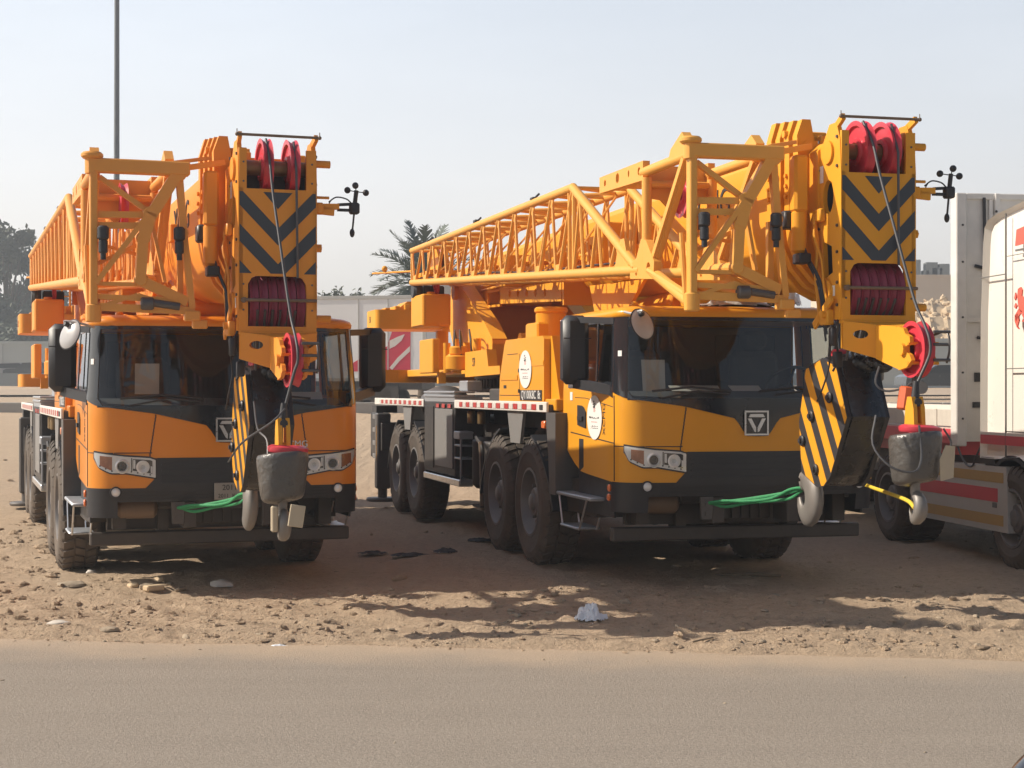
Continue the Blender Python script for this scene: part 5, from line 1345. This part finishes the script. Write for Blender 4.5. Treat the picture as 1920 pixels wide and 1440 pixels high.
vo = N.new('ShaderNodeTexVoronoi'); vo.inputs['Scale'].default_value = 75; L.new(tc.outputs['Object'], vo.inputs['Vector'])
vr = N.new('ShaderNodeValToRGB'); vr.color_ramp.elements[0].position = .0; vr.color_ramp.elements[0].color = (.5, .44, .37, 1); vr.color_ramp.elements[1].position = .5; vr.color_ramp.elements[1].color = (.2, .17, .14, 1)
L.new(vo.outputs['Distance'], vr.inputs[0]); c = mix(c, vr.outputs[0], .34)
sx = N.new('ShaderNodeSeparateXYZ'); L.new(tc.outputs['Object'], sx.inputs[0])     # sand blown over the road, thickest at its edge
ed = N.new('ShaderNodeMath'); ed.operation = 'MULTIPLY_ADD'; ed.inputs[1].default_value = .128; L.new(sx.outputs['X'], ed.inputs[0]); L.new(sx.outputs['Y'], ed.inputs[2])
nn = nz(1.6, 6, .6); am = N.new('ShaderNodeMath'); am.operation = 'MULTIPLY_ADD'; am.inputs[1].default_value = 1.1; L.new(nn.outputs['Fac'], am.inputs[0]); L.new(ed.outputs[0], am.inputs[2])
mr = N.new('ShaderNodeMapRange'); mr.inputs['From Min'].default_value = 10.75; mr.inputs['From Max'].default_value = 11.95; mr.inputs['To Min'].default_value = .0; mr.inputs['To Max'].default_value = .95; mr.interpolation_type = 'SMOOTHSTEP'
L.new(am.outputs[0], mr.inputs['Value'])
rg = N.new('ShaderNodeRGB'); rg.outputs[0].default_value = (.47, .365, .265, 1)
n9 = ramp(nz(60, 3), [(.3, (.40, .305, .215)), (.7, (.54, .425, .315))])
c = mix(c, n9.outputs[0], mr.outputs[0])
L.new(c, b.inputs['Base Color'])
bp = N.new('ShaderNodeBump'); bp.inputs['Strength'].default_value = .55; bp.inputs['Distance'].default_value = .02
n1 = nz(55, 5, .75); L.new(n1.outputs['Fac'], bp.inputs['Height']); L.new(bp.outputs[0], b.inputs['Normal'])
rx = spread(-9, 9, .1, (-400, 400), 1.2); m = MB()
m.grid(lambda x, t: (x, (-9 + (edge_y(max(-9, min(9, x))) + .06 + 9) * t) - (0 if abs(x) < 9 else .128 * (x - (9 if x > 0 else -9))), .0 if t < 1 else -.012), rx, [0, .3, .6, .8, .9, .95, .98, .99, 1.0])
tag(build('road', m, 'asphalt', None, None, recalc=False), kind='structure')

# loose stones in uncountable numbers
rnd = random.Random(11); m = MB()
for k in range(620):
    t = rnd.random()
    if t < .8: Y = rnd.uniform(11.2, 14.5); X = rnd.uniform(-.34, .34) * Y
    elif t < .9: Y = rnd.uniform(14.5, 34); X = rnd.uniform(-.36, .36) * Y
    else: Y = rnd.uniform(7.6, 11.2); X = rnd.uniform(-.34, .34) * Y
    onroad = Y < edge_y(X) + .05
    r = rnd.choice((.005, .006, .008, .010, .012, .016, .026)) * rnd.uniform(.7, 1.2) * (.35 if onroad else 1)
    z = (0 if onroad else ground_z(X, Y)) + r * .15
    sc = [rnd.uniform(.7, 1.6), rnd.uniform(.7, 1.3), rnd.uniform(.35, .8)]
    o0 = len(m.v); m.sphere((0, 0, 0), 1, 6, 4)
    M = Matrix.Translation((X, Y, z)) @ Matrix.Rotation(rnd.uniform(0, 6), 4, 'Z') @ Matrix.Diagonal((*[r * q for q in sc], 1))
    for i in range(o0, len(m.v)):
        p = Vector(m.v[i]); p *= 1 + rnd.uniform(-.22, .22); m.v[i] = tuple(M @ p)
tag(build('gravel', m, 'stone', None, 40), kind='stuff')
m = MB(); tmpl = MB(); tmpl.sphere((0, 0, 0), 1, 6, 4)                  # crumbs and clods of the same dry earth
for k in range(5200):
    t = rnd.random()
    if t < .68: Y = 11.1 + 3.6 * rnd.random() ** 1.15; X = rnd.uniform(-.34, .34) * Y
    elif t < .86: Y = 13 + 14 * rnd.random() ** 1.3; X = -Y * rnd.uniform(.24, .36)
    else: Y = rnd.uniform(14, 50); X = rnd.uniform(-.36, .36) * Y
    if noise.noise(Vector((X * .7, Y * 1.2, 40))) < -.12 + .3 * rnd.random() - .25: continue
    if Y < edge_y(X) - .10 * rnd.random(): continue
    r = rnd.choice((.005, .006, .007, .008, .010, .012, .016, .028)) * rnd.uniform(.7, 1.3) * (1 if Y < 15 else 1.7)
    if Y < edge_y(X) + .15: r *= .5
    a = rnd.uniform(0, 6); ca, sa = math.cos(a), math.sin(a); sx_, sy_, sz_ = r * rnd.uniform(.9, 2.0), r * rnd.uniform(.7, 1.1), r * rnd.uniform(.3, .75)
    z = max(0 if Y < edge_y(X) + .06 else -9, ground_z(X, Y)) + r * .1; o_ = len(m.v)
    for p in tmpl.v:
        q = 1 + rnd.uniform(-.25, .25); px_, py_ = p[0] * sx_ * q, p[1] * sy_ * q
        m.v.append((X + px_ * ca - py_ * sa, Y + px_ * sa + py_ * ca, z + p[2] * sz_ * q))
    for f in tmpl.f: m.f.append([i + o_ for i in f]); m.mi.append(0)
tag(build('dirt_clods', m, 'dirt', None, None, recalc=False), kind='stuff')

# single finds on the dirt
def rock(loc, sx, sy, sz, seed, label, name='stone', mt='stone', cat='stone', rz=0):
    m = MB(); m.sphere((0, 0, 0), 1, 14, 9); rr = random.Random(seed)
    for i in range(len(m.v)):
        p = Vector(m.v[i]); p *= 1 + .28 * noise.noise(p * 1.6 + Vector((seed, 0, 0))); m.v[i] = (p.x * sx, p.y * sy, max(-.3, p.z) * sz)
    o = build(name, m, mt, None, 30, loc=(loc[0], loc[1], ground_z(*loc[:2]) + sz * .3)); o.rotation_euler = (0, 0, rz)
    return tag(o, label, cat)
def gpt(px, py, z=0.0):
    Y = 3027.64 * (1.8 - z) / (py - 733.118); return ((px - 960) / 3027.64 * Y, Y)
rock(gpt(415, 1096, -.05), .12, .08, .05, 1, 'pale flat stone on the shadow edge in front of the left crane', 'stone', 'deck_board')
rock(gpt(171, 1073, -.05), .05, .04, .03, 2, 'small pale stone beside the front tyre of the left crane', 'stone', 'deck_board')
rock(gpt(133, 1096, -.05), .16, .12, .035, 3, 'flat dark clod of earth below the front tyre of the left crane')
rock(gpt(110, 1176, -.02), .09, .05, .025, 4, 'whitish stone at the left near the road edge', 'stone', 'deck_board')
rock(gpt(118, 1203, 0), .06, .04, .025, 5, 'grey pebble on the road edge at the left')
rock(gpt(205, 1187, 0), .08, .05, .025, 6, 'brown clod on a ridge of sand at the left')
rock(gpt(1172, 1130), .05, .04, .03, 7, 'small brown stone behind the white plastic bag')
rock(gpt(1540, 1128), .03, .03, .025, 8, 'small grey stone in the boom shadow on the right')
rock(gpt(1845, 1225), .05, .035, .02, 9, 'dark stone on the dirt at the right near the road', 'stone', 'wood_old')
rk = random.Random(21)
for k, (px, py, s) in enumerate(((250, 1097, .07), (275, 1101, .08), (297, 1090, .06), (318, 1098, .05), (288, 1104, .09), (340, 1103, .06))):
    x, y = gpt(px, py, -.05); m = MB(); m.box(-s, s, -s * .6, s * .6, 0, s * .6, .012, Matrix.Rotation(rk.uniform(-.3, .3), 4, 'X'))
    o = build('broken_brick', m, 'stone' if k % 2 else 'rubble', None, 30, loc=(x, y, ground_z(x, y))); o.rotation_euler = (0, 0, rk.uniform(0, 3))
    tag(o, 'one of the broken bricks heaped in front of the left crane beside the flat stone', 'brick', 'broken bricks in front of the left crane')
x, y = gpt(1107, 1168); crumple('plastic_bag', 'bag_white', (x, y, ground_z(x, y) - .01), .12, .1, .10, 14, 'crumpled white plastic bag lying on the dirt in the boom shadow', 'plastic bag', 20)
x, y = gpt(522, 1209); crumple('paper_scrap', 'bag_white', (x, y, ground_z(x, y) + .002), .11, .06, .02, 6, 'torn white paper scrap at the road edge', 'paper scrap', 14)
x, y = gpt(1368, 1209); m = MB(); m.grid(lambda u, v: (u * .12, v * .035, .012 + .01 * math.sin(u * 3) - .006 * v), lin(-1, 1, 10), lin(-1, 1, 4)); o = build('plastic_strip', m, 'bag_white', None, 40, loc=(x, y, ground_z(x, y) + .004), recalc=False); tag(o, 'flat white plastic strip on the dirt near the road', 'plastic strip')
x, y = gpt(1322, 1212); m = MB(); m.path([(-.09, -.02, .006), (-.03, 0, .018), (.06, .03, .03)], .007, 6); tag(build('twig', m, 'wood_old', None, 50, loc=(x, y, ground_z(x, y))), 'short brown twig next to the white plastic strip', 'twig')
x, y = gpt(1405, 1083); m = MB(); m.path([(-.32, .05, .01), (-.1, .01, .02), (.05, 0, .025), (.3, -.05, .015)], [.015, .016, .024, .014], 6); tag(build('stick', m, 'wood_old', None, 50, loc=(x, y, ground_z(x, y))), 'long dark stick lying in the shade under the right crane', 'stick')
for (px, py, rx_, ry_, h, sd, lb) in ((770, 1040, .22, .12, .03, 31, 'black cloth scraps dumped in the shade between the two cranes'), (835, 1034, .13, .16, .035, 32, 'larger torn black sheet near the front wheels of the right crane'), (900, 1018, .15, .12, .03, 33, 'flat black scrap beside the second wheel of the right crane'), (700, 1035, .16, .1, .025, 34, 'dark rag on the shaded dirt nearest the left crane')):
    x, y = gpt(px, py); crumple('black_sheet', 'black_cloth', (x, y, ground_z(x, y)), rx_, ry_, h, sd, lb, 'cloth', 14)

# ------------------------------------------------------------------ far side of the lot
def bk(px, Y): return (px - 960) / 3027.64 * Y
def zk(py, Y): return 1.8 - (py - 733.118) / 3027.64 * Y
m = MB()
for k in range(60): m.box(-60 + k * 2, -58.02 + k * 2, 0, .5, -.3, .40, .02)
o = build('kerb_wall', m, 'concrete', None, 30, loc=(0, 60, .97)); tag(o, 'low concrete kerb wall along the far edge of the dirt lot', 'kerb wall')
m = MB(); m.grid(lambda x, y: (x, y, far_z(y) + .12), lin(-200, 200, 9), lin(84, 98, 4)); tag(build('far_road', m, 'asphalt', None, None, recalc=False), kind='structure')
m = MB()
for k in range(50): m.prism([(-.3, 0), (.3, 0), (.12, .95), (-.12, .95)], 0, -150 + k * 6, -144.1 + k * 6)
tag(build('concrete_barrier', m, 'slate_wall', None, 30, loc=(0, 118, 2.15)), 'long grey concrete barrier across the far background', 'barrier')
def car(loc, rz, paint, label):
    T = thing('parked_car', label, 'car', loc, rz, 'cars parked beyond the far road')
    m = MB(); pr = [(-2.2, .45), (-2.15, .85), (-1.9, .98), (-1.2, 1.0), (-.6, 1.42), (.9, 1.46), (1.6, 1.05), (2.1, 1.0), (2.2, .8), (2.2, .4), (-2.2, .4)]
    loft(m, [[(x, y * .97, z) for x, z in pr] for y in ()] or [[(x, -.88, z) for x, z in pr], [(x, .88, z) for x, z in pr]]); build('car_body', m, paint, T, 40)
    m = MB()
    for y in (-.885, .885): m.prism([(-1.1, 1.02), (-.58, 1.36), (.85, 1.40), (1.45, 1.05)], 1, y - .01, y + .01)
    m.bar((-1.2, 0, 1.03), (-.6, 0, 1.41), 1.5, .03); m.bar((.92, 0, 1.44), (1.58, 0, 1.08), 1.5, .03)
    build('car_window', m, 'car_glass', T, None)
    for x in (-1.4, 1.35):
        for y in (-.8, .8):
            m = MB(); m.cyl((x, y - .1, .32), (0, 1, 0), .32, .2, 20, .03); build('wheel', m, 'rubber', T, 40)
    return T
car((bk(20, 123), 123, 2.5), .05, 'car_silver', 'silver car seen over the barrier at the far left edge')
car((bk(66, 122), 122, 2.5), -.1, 'car_dark', 'dark car with a sloping windshield seen over the barrier beside the left crane')
car((bk(1768, 80), 80, 2.25 - .6), .1, 'car_dark', 'dark car behind the flatbed, seen between the hook and the headboard')
def wallbox(name, mt, x0, x1, Y, z0, z1, label, cat, depth=6, extra=None):
    T = thing(name, label, cat, ((x0 + x1) / 2, Y, z0)); w = (x1 - x0) / 2; h = z1 - z0
    m = MB(); m.box(-w, w, 0, depth, -1.5, h); build('wall_panel', m, mt, T, None)
    m = MB(); m.box(-w - .05, w + .05, -.12, .3, h - .2, h + .05)
    for k in range(int(w * 2 / 4)): m.box(-w + k * 4, -w + k * 4 + .25, -.1, .02, -1, h - .2)
    build('wall_trim', m, mt, T, None)
    if extra: extra(T, w, h)
    return T
wallbox('boundary_wall', 'pale_wall', bk(-260, 140), bk(90, 140), 140, zk(735, 140), zk(641, 140), 'pale green panelled wall beneath the trees at the left', 'wall', 2)
wallbox('boundary_wall', 'pale_wall', bk(1600, 110), bk(2200, 110), 110, 2.0, zk(636, 110), 'grey boundary wall below the rubble heap at the right', 'wall', 1)
def bextra(T, w, h):
    for px in (1754,):
        m = MB(); m.cur = 0; x = bk(px, 170) - T.location.x
        m.box(x - .75, x + .75, -.08, .1, h - 5.0, h - 2.9); m.cur = 1; m.box(x - .6, x + .6, -.1, 0, h - 4.85, h - 3.05)
        build('window', m, ['beige_wall', 'slate_wall'], T, None)
    rr = random.Random(2)
    for px in (1719, 1742, 1752, 1762, 1776):
        x = bk(px, 170) - T.location.x; s = rr.uniform(.3, .7)
        m = MB(); m.box(x - s, x + s, 1, 2.2, h, h + rr.uniform(.5, 1.8), .05); build('rooftop_unit', m, 'slate_wall', T, None)
wallbox('beige_building', 'beige_wall', bk(1560, 170), bk(1788, 170), 170, 4.0, zk(516, 170), 'plain beige building with roof units beyond the rubble heap', 'building', 12, bextra)
m = MB()
def mound(u, v):
    X = u * 9; Yv = v * 7; r = math.hypot(u, v)
    hgt = max(0, 1 - r * r) * (6.2 + 1.2 * noise.noise(Vector((X * .3, Yv * .3, 1)))) + 1.0 * noise.noise(Vector((X * .8, Yv * .8, 3))) + .6 * noise.noise(Vector((X * 2, Yv * 2, 8)))
    return (X, Yv, hgt)
m.grid(mound, lin(-1, 1, 70), lin(-1, 1, 50)); rr = random.Random(9)
for k in range(420):
    u, v = rr.uniform(-.8, .8), rr.uniform(-.9, .2); p = Vector(mound(u, v)); s = rr.choice((.12, .18, .25, .4)) * rr.uniform(.7, 1.3)
    o0 = len(m.v); m.sphere((0, 0, 0), 1, 7, 5); M = Matrix.Translation(p) @ Matrix.Rotation(rr.uniform(0, 3), 4, 'X') @ Matrix.Rotation(rr.uniform(0, 3), 4, 'Z') @ Matrix.Diagonal((s, s * rr.uniform(.5, .9), s * rr.uniform(.4, .8), 1))
    for i in range(o0, len(m.v)): m.v[i] = tuple(M @ (Vector(m.v[i]) * rr.uniform(.75, 1.2)))
tag(build('rubble_heap', m, 'rubble', None, 20, loc=(bk(1775, 130), 130, 2.6)), 'sandy heap of rubble and rocks behind the grey wall at the right', 'rubble heap')

# big box trailer in the gap between the cranes
Yt = 63
BT = thing('box_trailer', 'white box trailer with red wave graphics parked between the cranes in the background', 'trailer', (bk(540, Yt), Yt, 1.0), R_(-11))
x1 = bk(806, Yt) - bk(540, Yt); zt = zk(557, Yt) - 1.0
m = MB(); m.box(0, x1, 0, 2.5, 1.25, zt, .03); body = build('trailer_body', m, 'trailer_white', BT, 30)
m = MB(); m.box(-.02, x1 + .02, -.03, .05, zt - .12, zt + .02, .01); m.box(x1 - .12, x1 + .02, -.04, .05, 1.2, zt); m.box(0, x1, -.03, .05, 1.18, 1.3)
for px in (677, 734): m.box(bk(px, Yt) - bk(540, Yt) - .02, bk(px, Yt) - bk(540, Yt) + .02, -.02, .01, 1.3, zt - .1)
build('trailer_trim', m, 'truck_grey', body, None)
m = MB(); tx = lambda px: bk(px, Yt) - bk(540, Yt); tzz = lambda py: zk(py, Yt) - 1.0
G = lambda pts, y=-.012: m.prism([(tx(a), tzz(b_)) for a, b_ in pts], 1, y, .0)
m.cur = 0; G([(690, 668), (712, 662), (733, 650), (738, 634), (742, 622), (777, 618), (777, 695), (660, 697), (668, 680)])
m.cur = 1; G([(737, 640), (752, 633), (766, 628), (760, 640), (748, 650), (737, 655)], -.02); G([(737, 690), (752, 672), (776, 650), (776, 660), (756, 678), (742, 694)], -.02)
build('trailer_graphic', m, ['trailer_red', 'reflect_white'], body, None)
m = MB(); m.box(.2, x1 - .2, .2, 2.3, .85, 1.2); m.box(x1 * .35, x1 * .8, -.0, .1, .45, 1.0)
build('trailer_frame', m, 'frame_black', BT, None)
for k in range(3):
    for yy in (.0, 2.1):
        m = MB(); m.cyl((1.2 + k * 1.3, yy, .5), (0, 1, 0), .5, .35, 24, .05); build('wheel', m, 'rubber', BT, 40)

# lamp post
LP = thing('lamp_post', 'tall thin grey lamp post rising behind the left crane', 'lamp post', (bk(218, 62), 62, 1.0))
m = MB(); m.tube((0, 0, -.5), (.03, 0, 19.5), .13, 14, .085); m.cyl((0, 0, 0), (0, 0, 1), .2, .3, 14, .03); build('pole', m, 'pole_grey', LP, 50)
m = MB(); m.path([(.03, 0, 19.4), (-.2, 0, 20.0), (-1.6, 0, 20.3)], .05, 8); build('lamp_arm', m, 'pole_grey', LP, 50)
m = MB(); m.box(-2.2, -1.5, -.15, .15, 20.2, 20.36, .05); build('lamp_head', m, 'pole_grey', LP, 40)

# trees: trunk, limbs and leaf clusters spread through an uneven crown
def tree(name, loc, h, rx_, rz_, seed, label, leaves=5000, ls=.3, mt='leaf_dark', cat='tree', nb=26):
    rr = random.Random(seed); T = thing(name, label, cat, loc)
    m = MB(); th = h - rz_ * 1.3
    m.path([(0, 0, -.5), (.1, 0, th * .5), (-.1, .1, th), (0, 0, th + rz_ * .8)], [h * .03, h * .024, h * .02, h * .006], 9)
    cl = []
    for k in range(nb):
        a = rr.uniform(0, 2 * pi); q = rr.random() ** .5; zc = rr.uniform(-.8, .95)
        rad = math.sqrt(max(.05, 1 - zc * zc)) * q
        c = Vector((math.cos(a) * rad * rx_, math.sin(a) * rad * rx_, th + rz_ * .55 + zc * rz_)); s = rr.uniform(.16, .36) * rx_
        cl.append((c, s))
        m.path([(0, 0, th * rr.uniform(.6, 1.0)), (c.x * .5, c.y * .5, th * .5 + c.z * .5), tuple(c)], [h * .009, h * .006, h * .002], 5)
    build('trunk', m, 'bark', T, 50)
    m = MB()
    for k in range(leaves):
        c, s = rr.choice(cl)
        d = Vector((rr.gauss(0, 1), rr.gauss(0, 1), rr.gauss(0, .8))); d.normalize(); p = c + d * s * (rr.random() ** .4) * rr.uniform(.6, 1.25)
        u = Vector((rr.gauss(0, 1), rr.gauss(0, 1), rr.gauss(0, 1))).normalized(); v = u.orthogonal().normalized(); l = ls * rr.uniform(.5, 1.3)
        m.add([p - u * l, p + v * l * .45, p + u * l, p - v * l * .45], [(0, 1, 2, 3)])
    build('crown', m, mt, T, None, recalc=False)
    return T
tree('broadleaf_tree', (bk(12, 150), 150, 2.3), 13.2, 4.2, 5.2, 1, 'large dark hazy tree at the left edge', 9000, .34)
tree('broadleaf_tree', (bk(-110, 158), 158, 2.3), 15, 6, 6, 2, 'taller tree beyond the left frame edge', 5000, .36)
tree('broadleaf_tree', (bk(75, 165), 165, 2.4), 9.5, 4, 3.6, 3, 'low tree directly behind the left crane lattice', 5000, .34, 'leaf_mid')
tree('small_tree', (bk(640, 95), 95, 1.7), 5.75, 1.5, 1.0, 4, 'small sparse tree top showing over the box trailer', 700, .16, 'leaf_mid', nb=12)
tree('small_tree', (bk(606, 96), 96, 1.7), 5.6, .6, .6, 5, 'tiny tree top at the left end of the trailer roof', 150, .15, 'leaf_mid', nb=6)
def palm(loc, h, seed, label, nf=38, fl=2.7):
    rr = random.Random(seed); T = thing('palm_tree', label, 'palm tree', loc)
    m = MB(); m.path([(0, 0, -.4), (.05, 0, h * .4), (0, 0, h)], [.3, .24, .22], 12)
    for k in range(int(h / .35)): m.lathe([(.25, 0), (.31, .16), (.25, .2)], (0, 0, k * .35), (0, 0, 1), 10)
    build('trunk', m, 'bark', T, 40)
    m = MB()
    for k in range(nf):
        a = 2 * pi * k * .381966 * 1.0; el = R_(80 - 110 * (k / nf)); L_ = fl * rr.uniform(.85, 1.1)
        d = Vector((math.cos(a) * math.cos(el), math.sin(a) * math.cos(el), math.sin(el))); p = Vector((0, 0, h)); pts = []
        for i in range(13):
            pts.append(p.copy()); p += d * L_ / 12; d.z -= .075; d.normalize()
        m.path(pts, [.03 * (1 - i / 14) for i in range(13)], 4)
        side = Vector((-math.sin(a), math.cos(a), 0))
        for i in range(2, 36):
            t = i / 36 * 11.99; q = pts[int(t)].lerp(pts[int(t) + 1], t % 1); dd = (pts[int(t) + 1] - pts[int(t)]).normalized()
            ll = .62 * math.sin(pi * (.12 + .85 * i / 36)) ** .7
            for s in (-1, 1):
                e = (side * s * .75 + dd * .65 + Vector((0, 0, rr.uniform(-.25, .35)))).normalized(); w = dd.cross(e).cross(e).normalized() * .045
                m.add([q - w, q + w, q + e * ll + w * .2, q + e * ll - w * .2], [(0, 1, 2, 3)])
    build('crown', m, 'palm_leaf', T, None, recalc=False)
    return T
palm((bk(795, 66), 66, 1.1), 5.1, 3, 'palm tree with drooping grey green fronds behind the right crane jib')
tree('hedge_bush', (bk(40, 148), 148, 2.3), 6.0, 6.5, 2.3, 6, 'dark bush under the big tree, above the pale green wall', 5000, .34, nb=30)
# dark car mirror at the very corner of the view
CM = thing('door_mirror', 'dark rounded car mirror housing in the lower right corner', 'car mirror', (.645, 1.75, 1.384))
m = MB(); m.sphere((0, 0, 0), 1, 24, 14, (.13, .07, .08))
for i in range(len(m.v)):
    x, y, z = m.v[i]; m.v[i] = (x, y, z + x * .45)
build('mirror_housing', m, 'gloss_black', CM, 60)

# dusty air: one closed box round the camera and everything built
m_, nt, out = newmat('air')
pv = nt.nodes.new('ShaderNodeVolumePrincipled'); pv.inputs['Color'].default_value = (.88, .94, 1, 1); pv.inputs['Density'].default_value = .0016; pv.inputs['Anisotropy'].default_value = .25
nt.links.new(pv.outputs[0], out.inputs['Volume'])
m = MB(); m.box(-1700, 1700, -70, 2500, -2, 34)
tag(build('haze', m, 'air', None, None), kind='stuff')
# ------------------------------------------------------------------ sun, sky, camera
EL, AZ = R_(37.2), math.atan2(.4, -4.93)
sd = Vector((math.cos(EL) * math.cos(AZ), math.cos(EL) * math.sin(AZ), math.sin(EL)))
sl = bpy.data.lights.new('sun', 'SUN'); sl.energy = 5.0; sl.angle = R_(0.6); sl.color = (1, .9, .76)
so = link('sun', sl); so.rotation_euler = sd.to_track_quat('Z', 'Y').to_euler()
wd = bpy.data.worlds.new('World'); S.world = wd; wd.use_nodes = True
nt = wd.node_tree; bgn = nt.nodes['Background']
sk = nt.nodes.new('ShaderNodeTexSky'); sk.sky_type = 'NISHITA'; sk.sun_disc = False
sk.sun_elevation = EL; sk.sun_rotation = math.atan2(sd.x, sd.y)
sk.altitude = 0; sk.air_density = 1.0; sk.dust_density = 4.0; sk.ozone_density = 1.5
nt.links.new(sk.outputs[0], bgn.inputs[0]); bgn.inputs[1].default_value = .05
# dusty desert air: a bright milky band above the horizon, strongest on the sun's side of the sky
tcw = nt.nodes.new('ShaderNodeTexCoord'); sep = nt.nodes.new('ShaderNodeSeparateXYZ'); nt.links.new(tcw.outputs['Generated'], sep.inputs[0])
hz = nt.nodes.new('ShaderNodeValToRGB'); hz.color_ramp.interpolation = 'B_SPLINE'; el_ = hz.color_ramp.elements
stops = [(0, (.90, .80, .70)), (.07, (.86, .80, .745)), (.15, (.715, .715, .725)), (.26, (.615, .655, .70)), (.42, (.20, .28, .41)), (.7, (.035, .065, .13)), (1, (.02, .045, .10))]
while len(el_) < len(stops): el_.new(.5)
for e_, (q, c_) in zip(el_, stops): e_.position = q; e_.color = (*c_, 1)
nt.links.new(sep.outputs['Z'], hz.inputs[0])
dt = nt.nodes.new('ShaderNodeVectorMath'); dt.operation = 'DOT_PRODUCT'; dt.inputs[1].default_value = (-.5, .866, 0)
nt.links.new(tcw.outputs['Generated'], dt.inputs[0])
fm = nt.nodes.new('ShaderNodeMapRange'); fm.inputs['From Min'].default_value = -1; fm.inputs['From Max'].default_value = 1; fm.inputs['To Min'].default_value = .24; fm.inputs['To Max'].default_value = 1.0
nt.links.new(dt.outputs['Value'], fm.inputs['Value'])
mpw = nt.nodes.new('ShaderNodeMapping'); mpw.inputs['Scale'].default_value = (1.2, 1.2, 5); nt.links.new(tcw.outputs['Generated'], mpw.inputs[0])
cn = nt.nodes.new('ShaderNodeTexNoise'); cn.inputs['Scale'].default_value = 2.4; cn.inputs['Detail'].default_value = 6; cn.inputs['Roughness'].default_value = .55; nt.links.new(mpw.outputs[0], cn.inputs['Vector'])
cm = nt.nodes.new('ShaderNodeMapRange'); cm.inputs['From Min'].default_value = .35; cm.inputs['From Max'].default_value = .7; cm.inputs['To Min'].default_value = .97; cm.inputs['To Max'].default_value = 1.07; nt.links.new(cn.outputs['Fac'], cm.inputs['Value'])
cx = nt.nodes.new('ShaderNodeMath'); cx.operation = 'MULTIPLY'; nt.links.new(fm.outputs[0], cx.inputs[0]); nt.links.new(cm.outputs[0], cx.inputs[1])
bg2 = nt.nodes.new('ShaderNodeBackground'); nt.links.new(hz.outputs[0], bg2.inputs[0]); nt.links.new(cx.outputs[0], bg2.inputs[1])
sh = nt.nodes.new('ShaderNodeAddShader'); nt.links.new(bgn.outputs[0], sh.inputs[0]); nt.links.new(bg2.outputs[0], sh.inputs[1])
nt.links.new(sh.outputs[0], nt.nodes['World Output'].inputs['Surface'])
cam = bpy.data.cameras.new('camera'); co = link('camera', cam); S.camera = co
co.location = (0, 0, 1.8); co.rotation_euler = (pi / 2, 0, 0)
cam.lens = 3027.64 / 1920 * 36; cam.sensor_width = 36; cam.shift_y = (733.118 - 720) / 1920
cam.clip_start = .05; cam.clip_end = 5000
S.view_settings.view_transform = 'Standard'; S.view_settings.look = 'None'; S.view_settings.gamma = 1
S.view_settings.exposure = 0.22
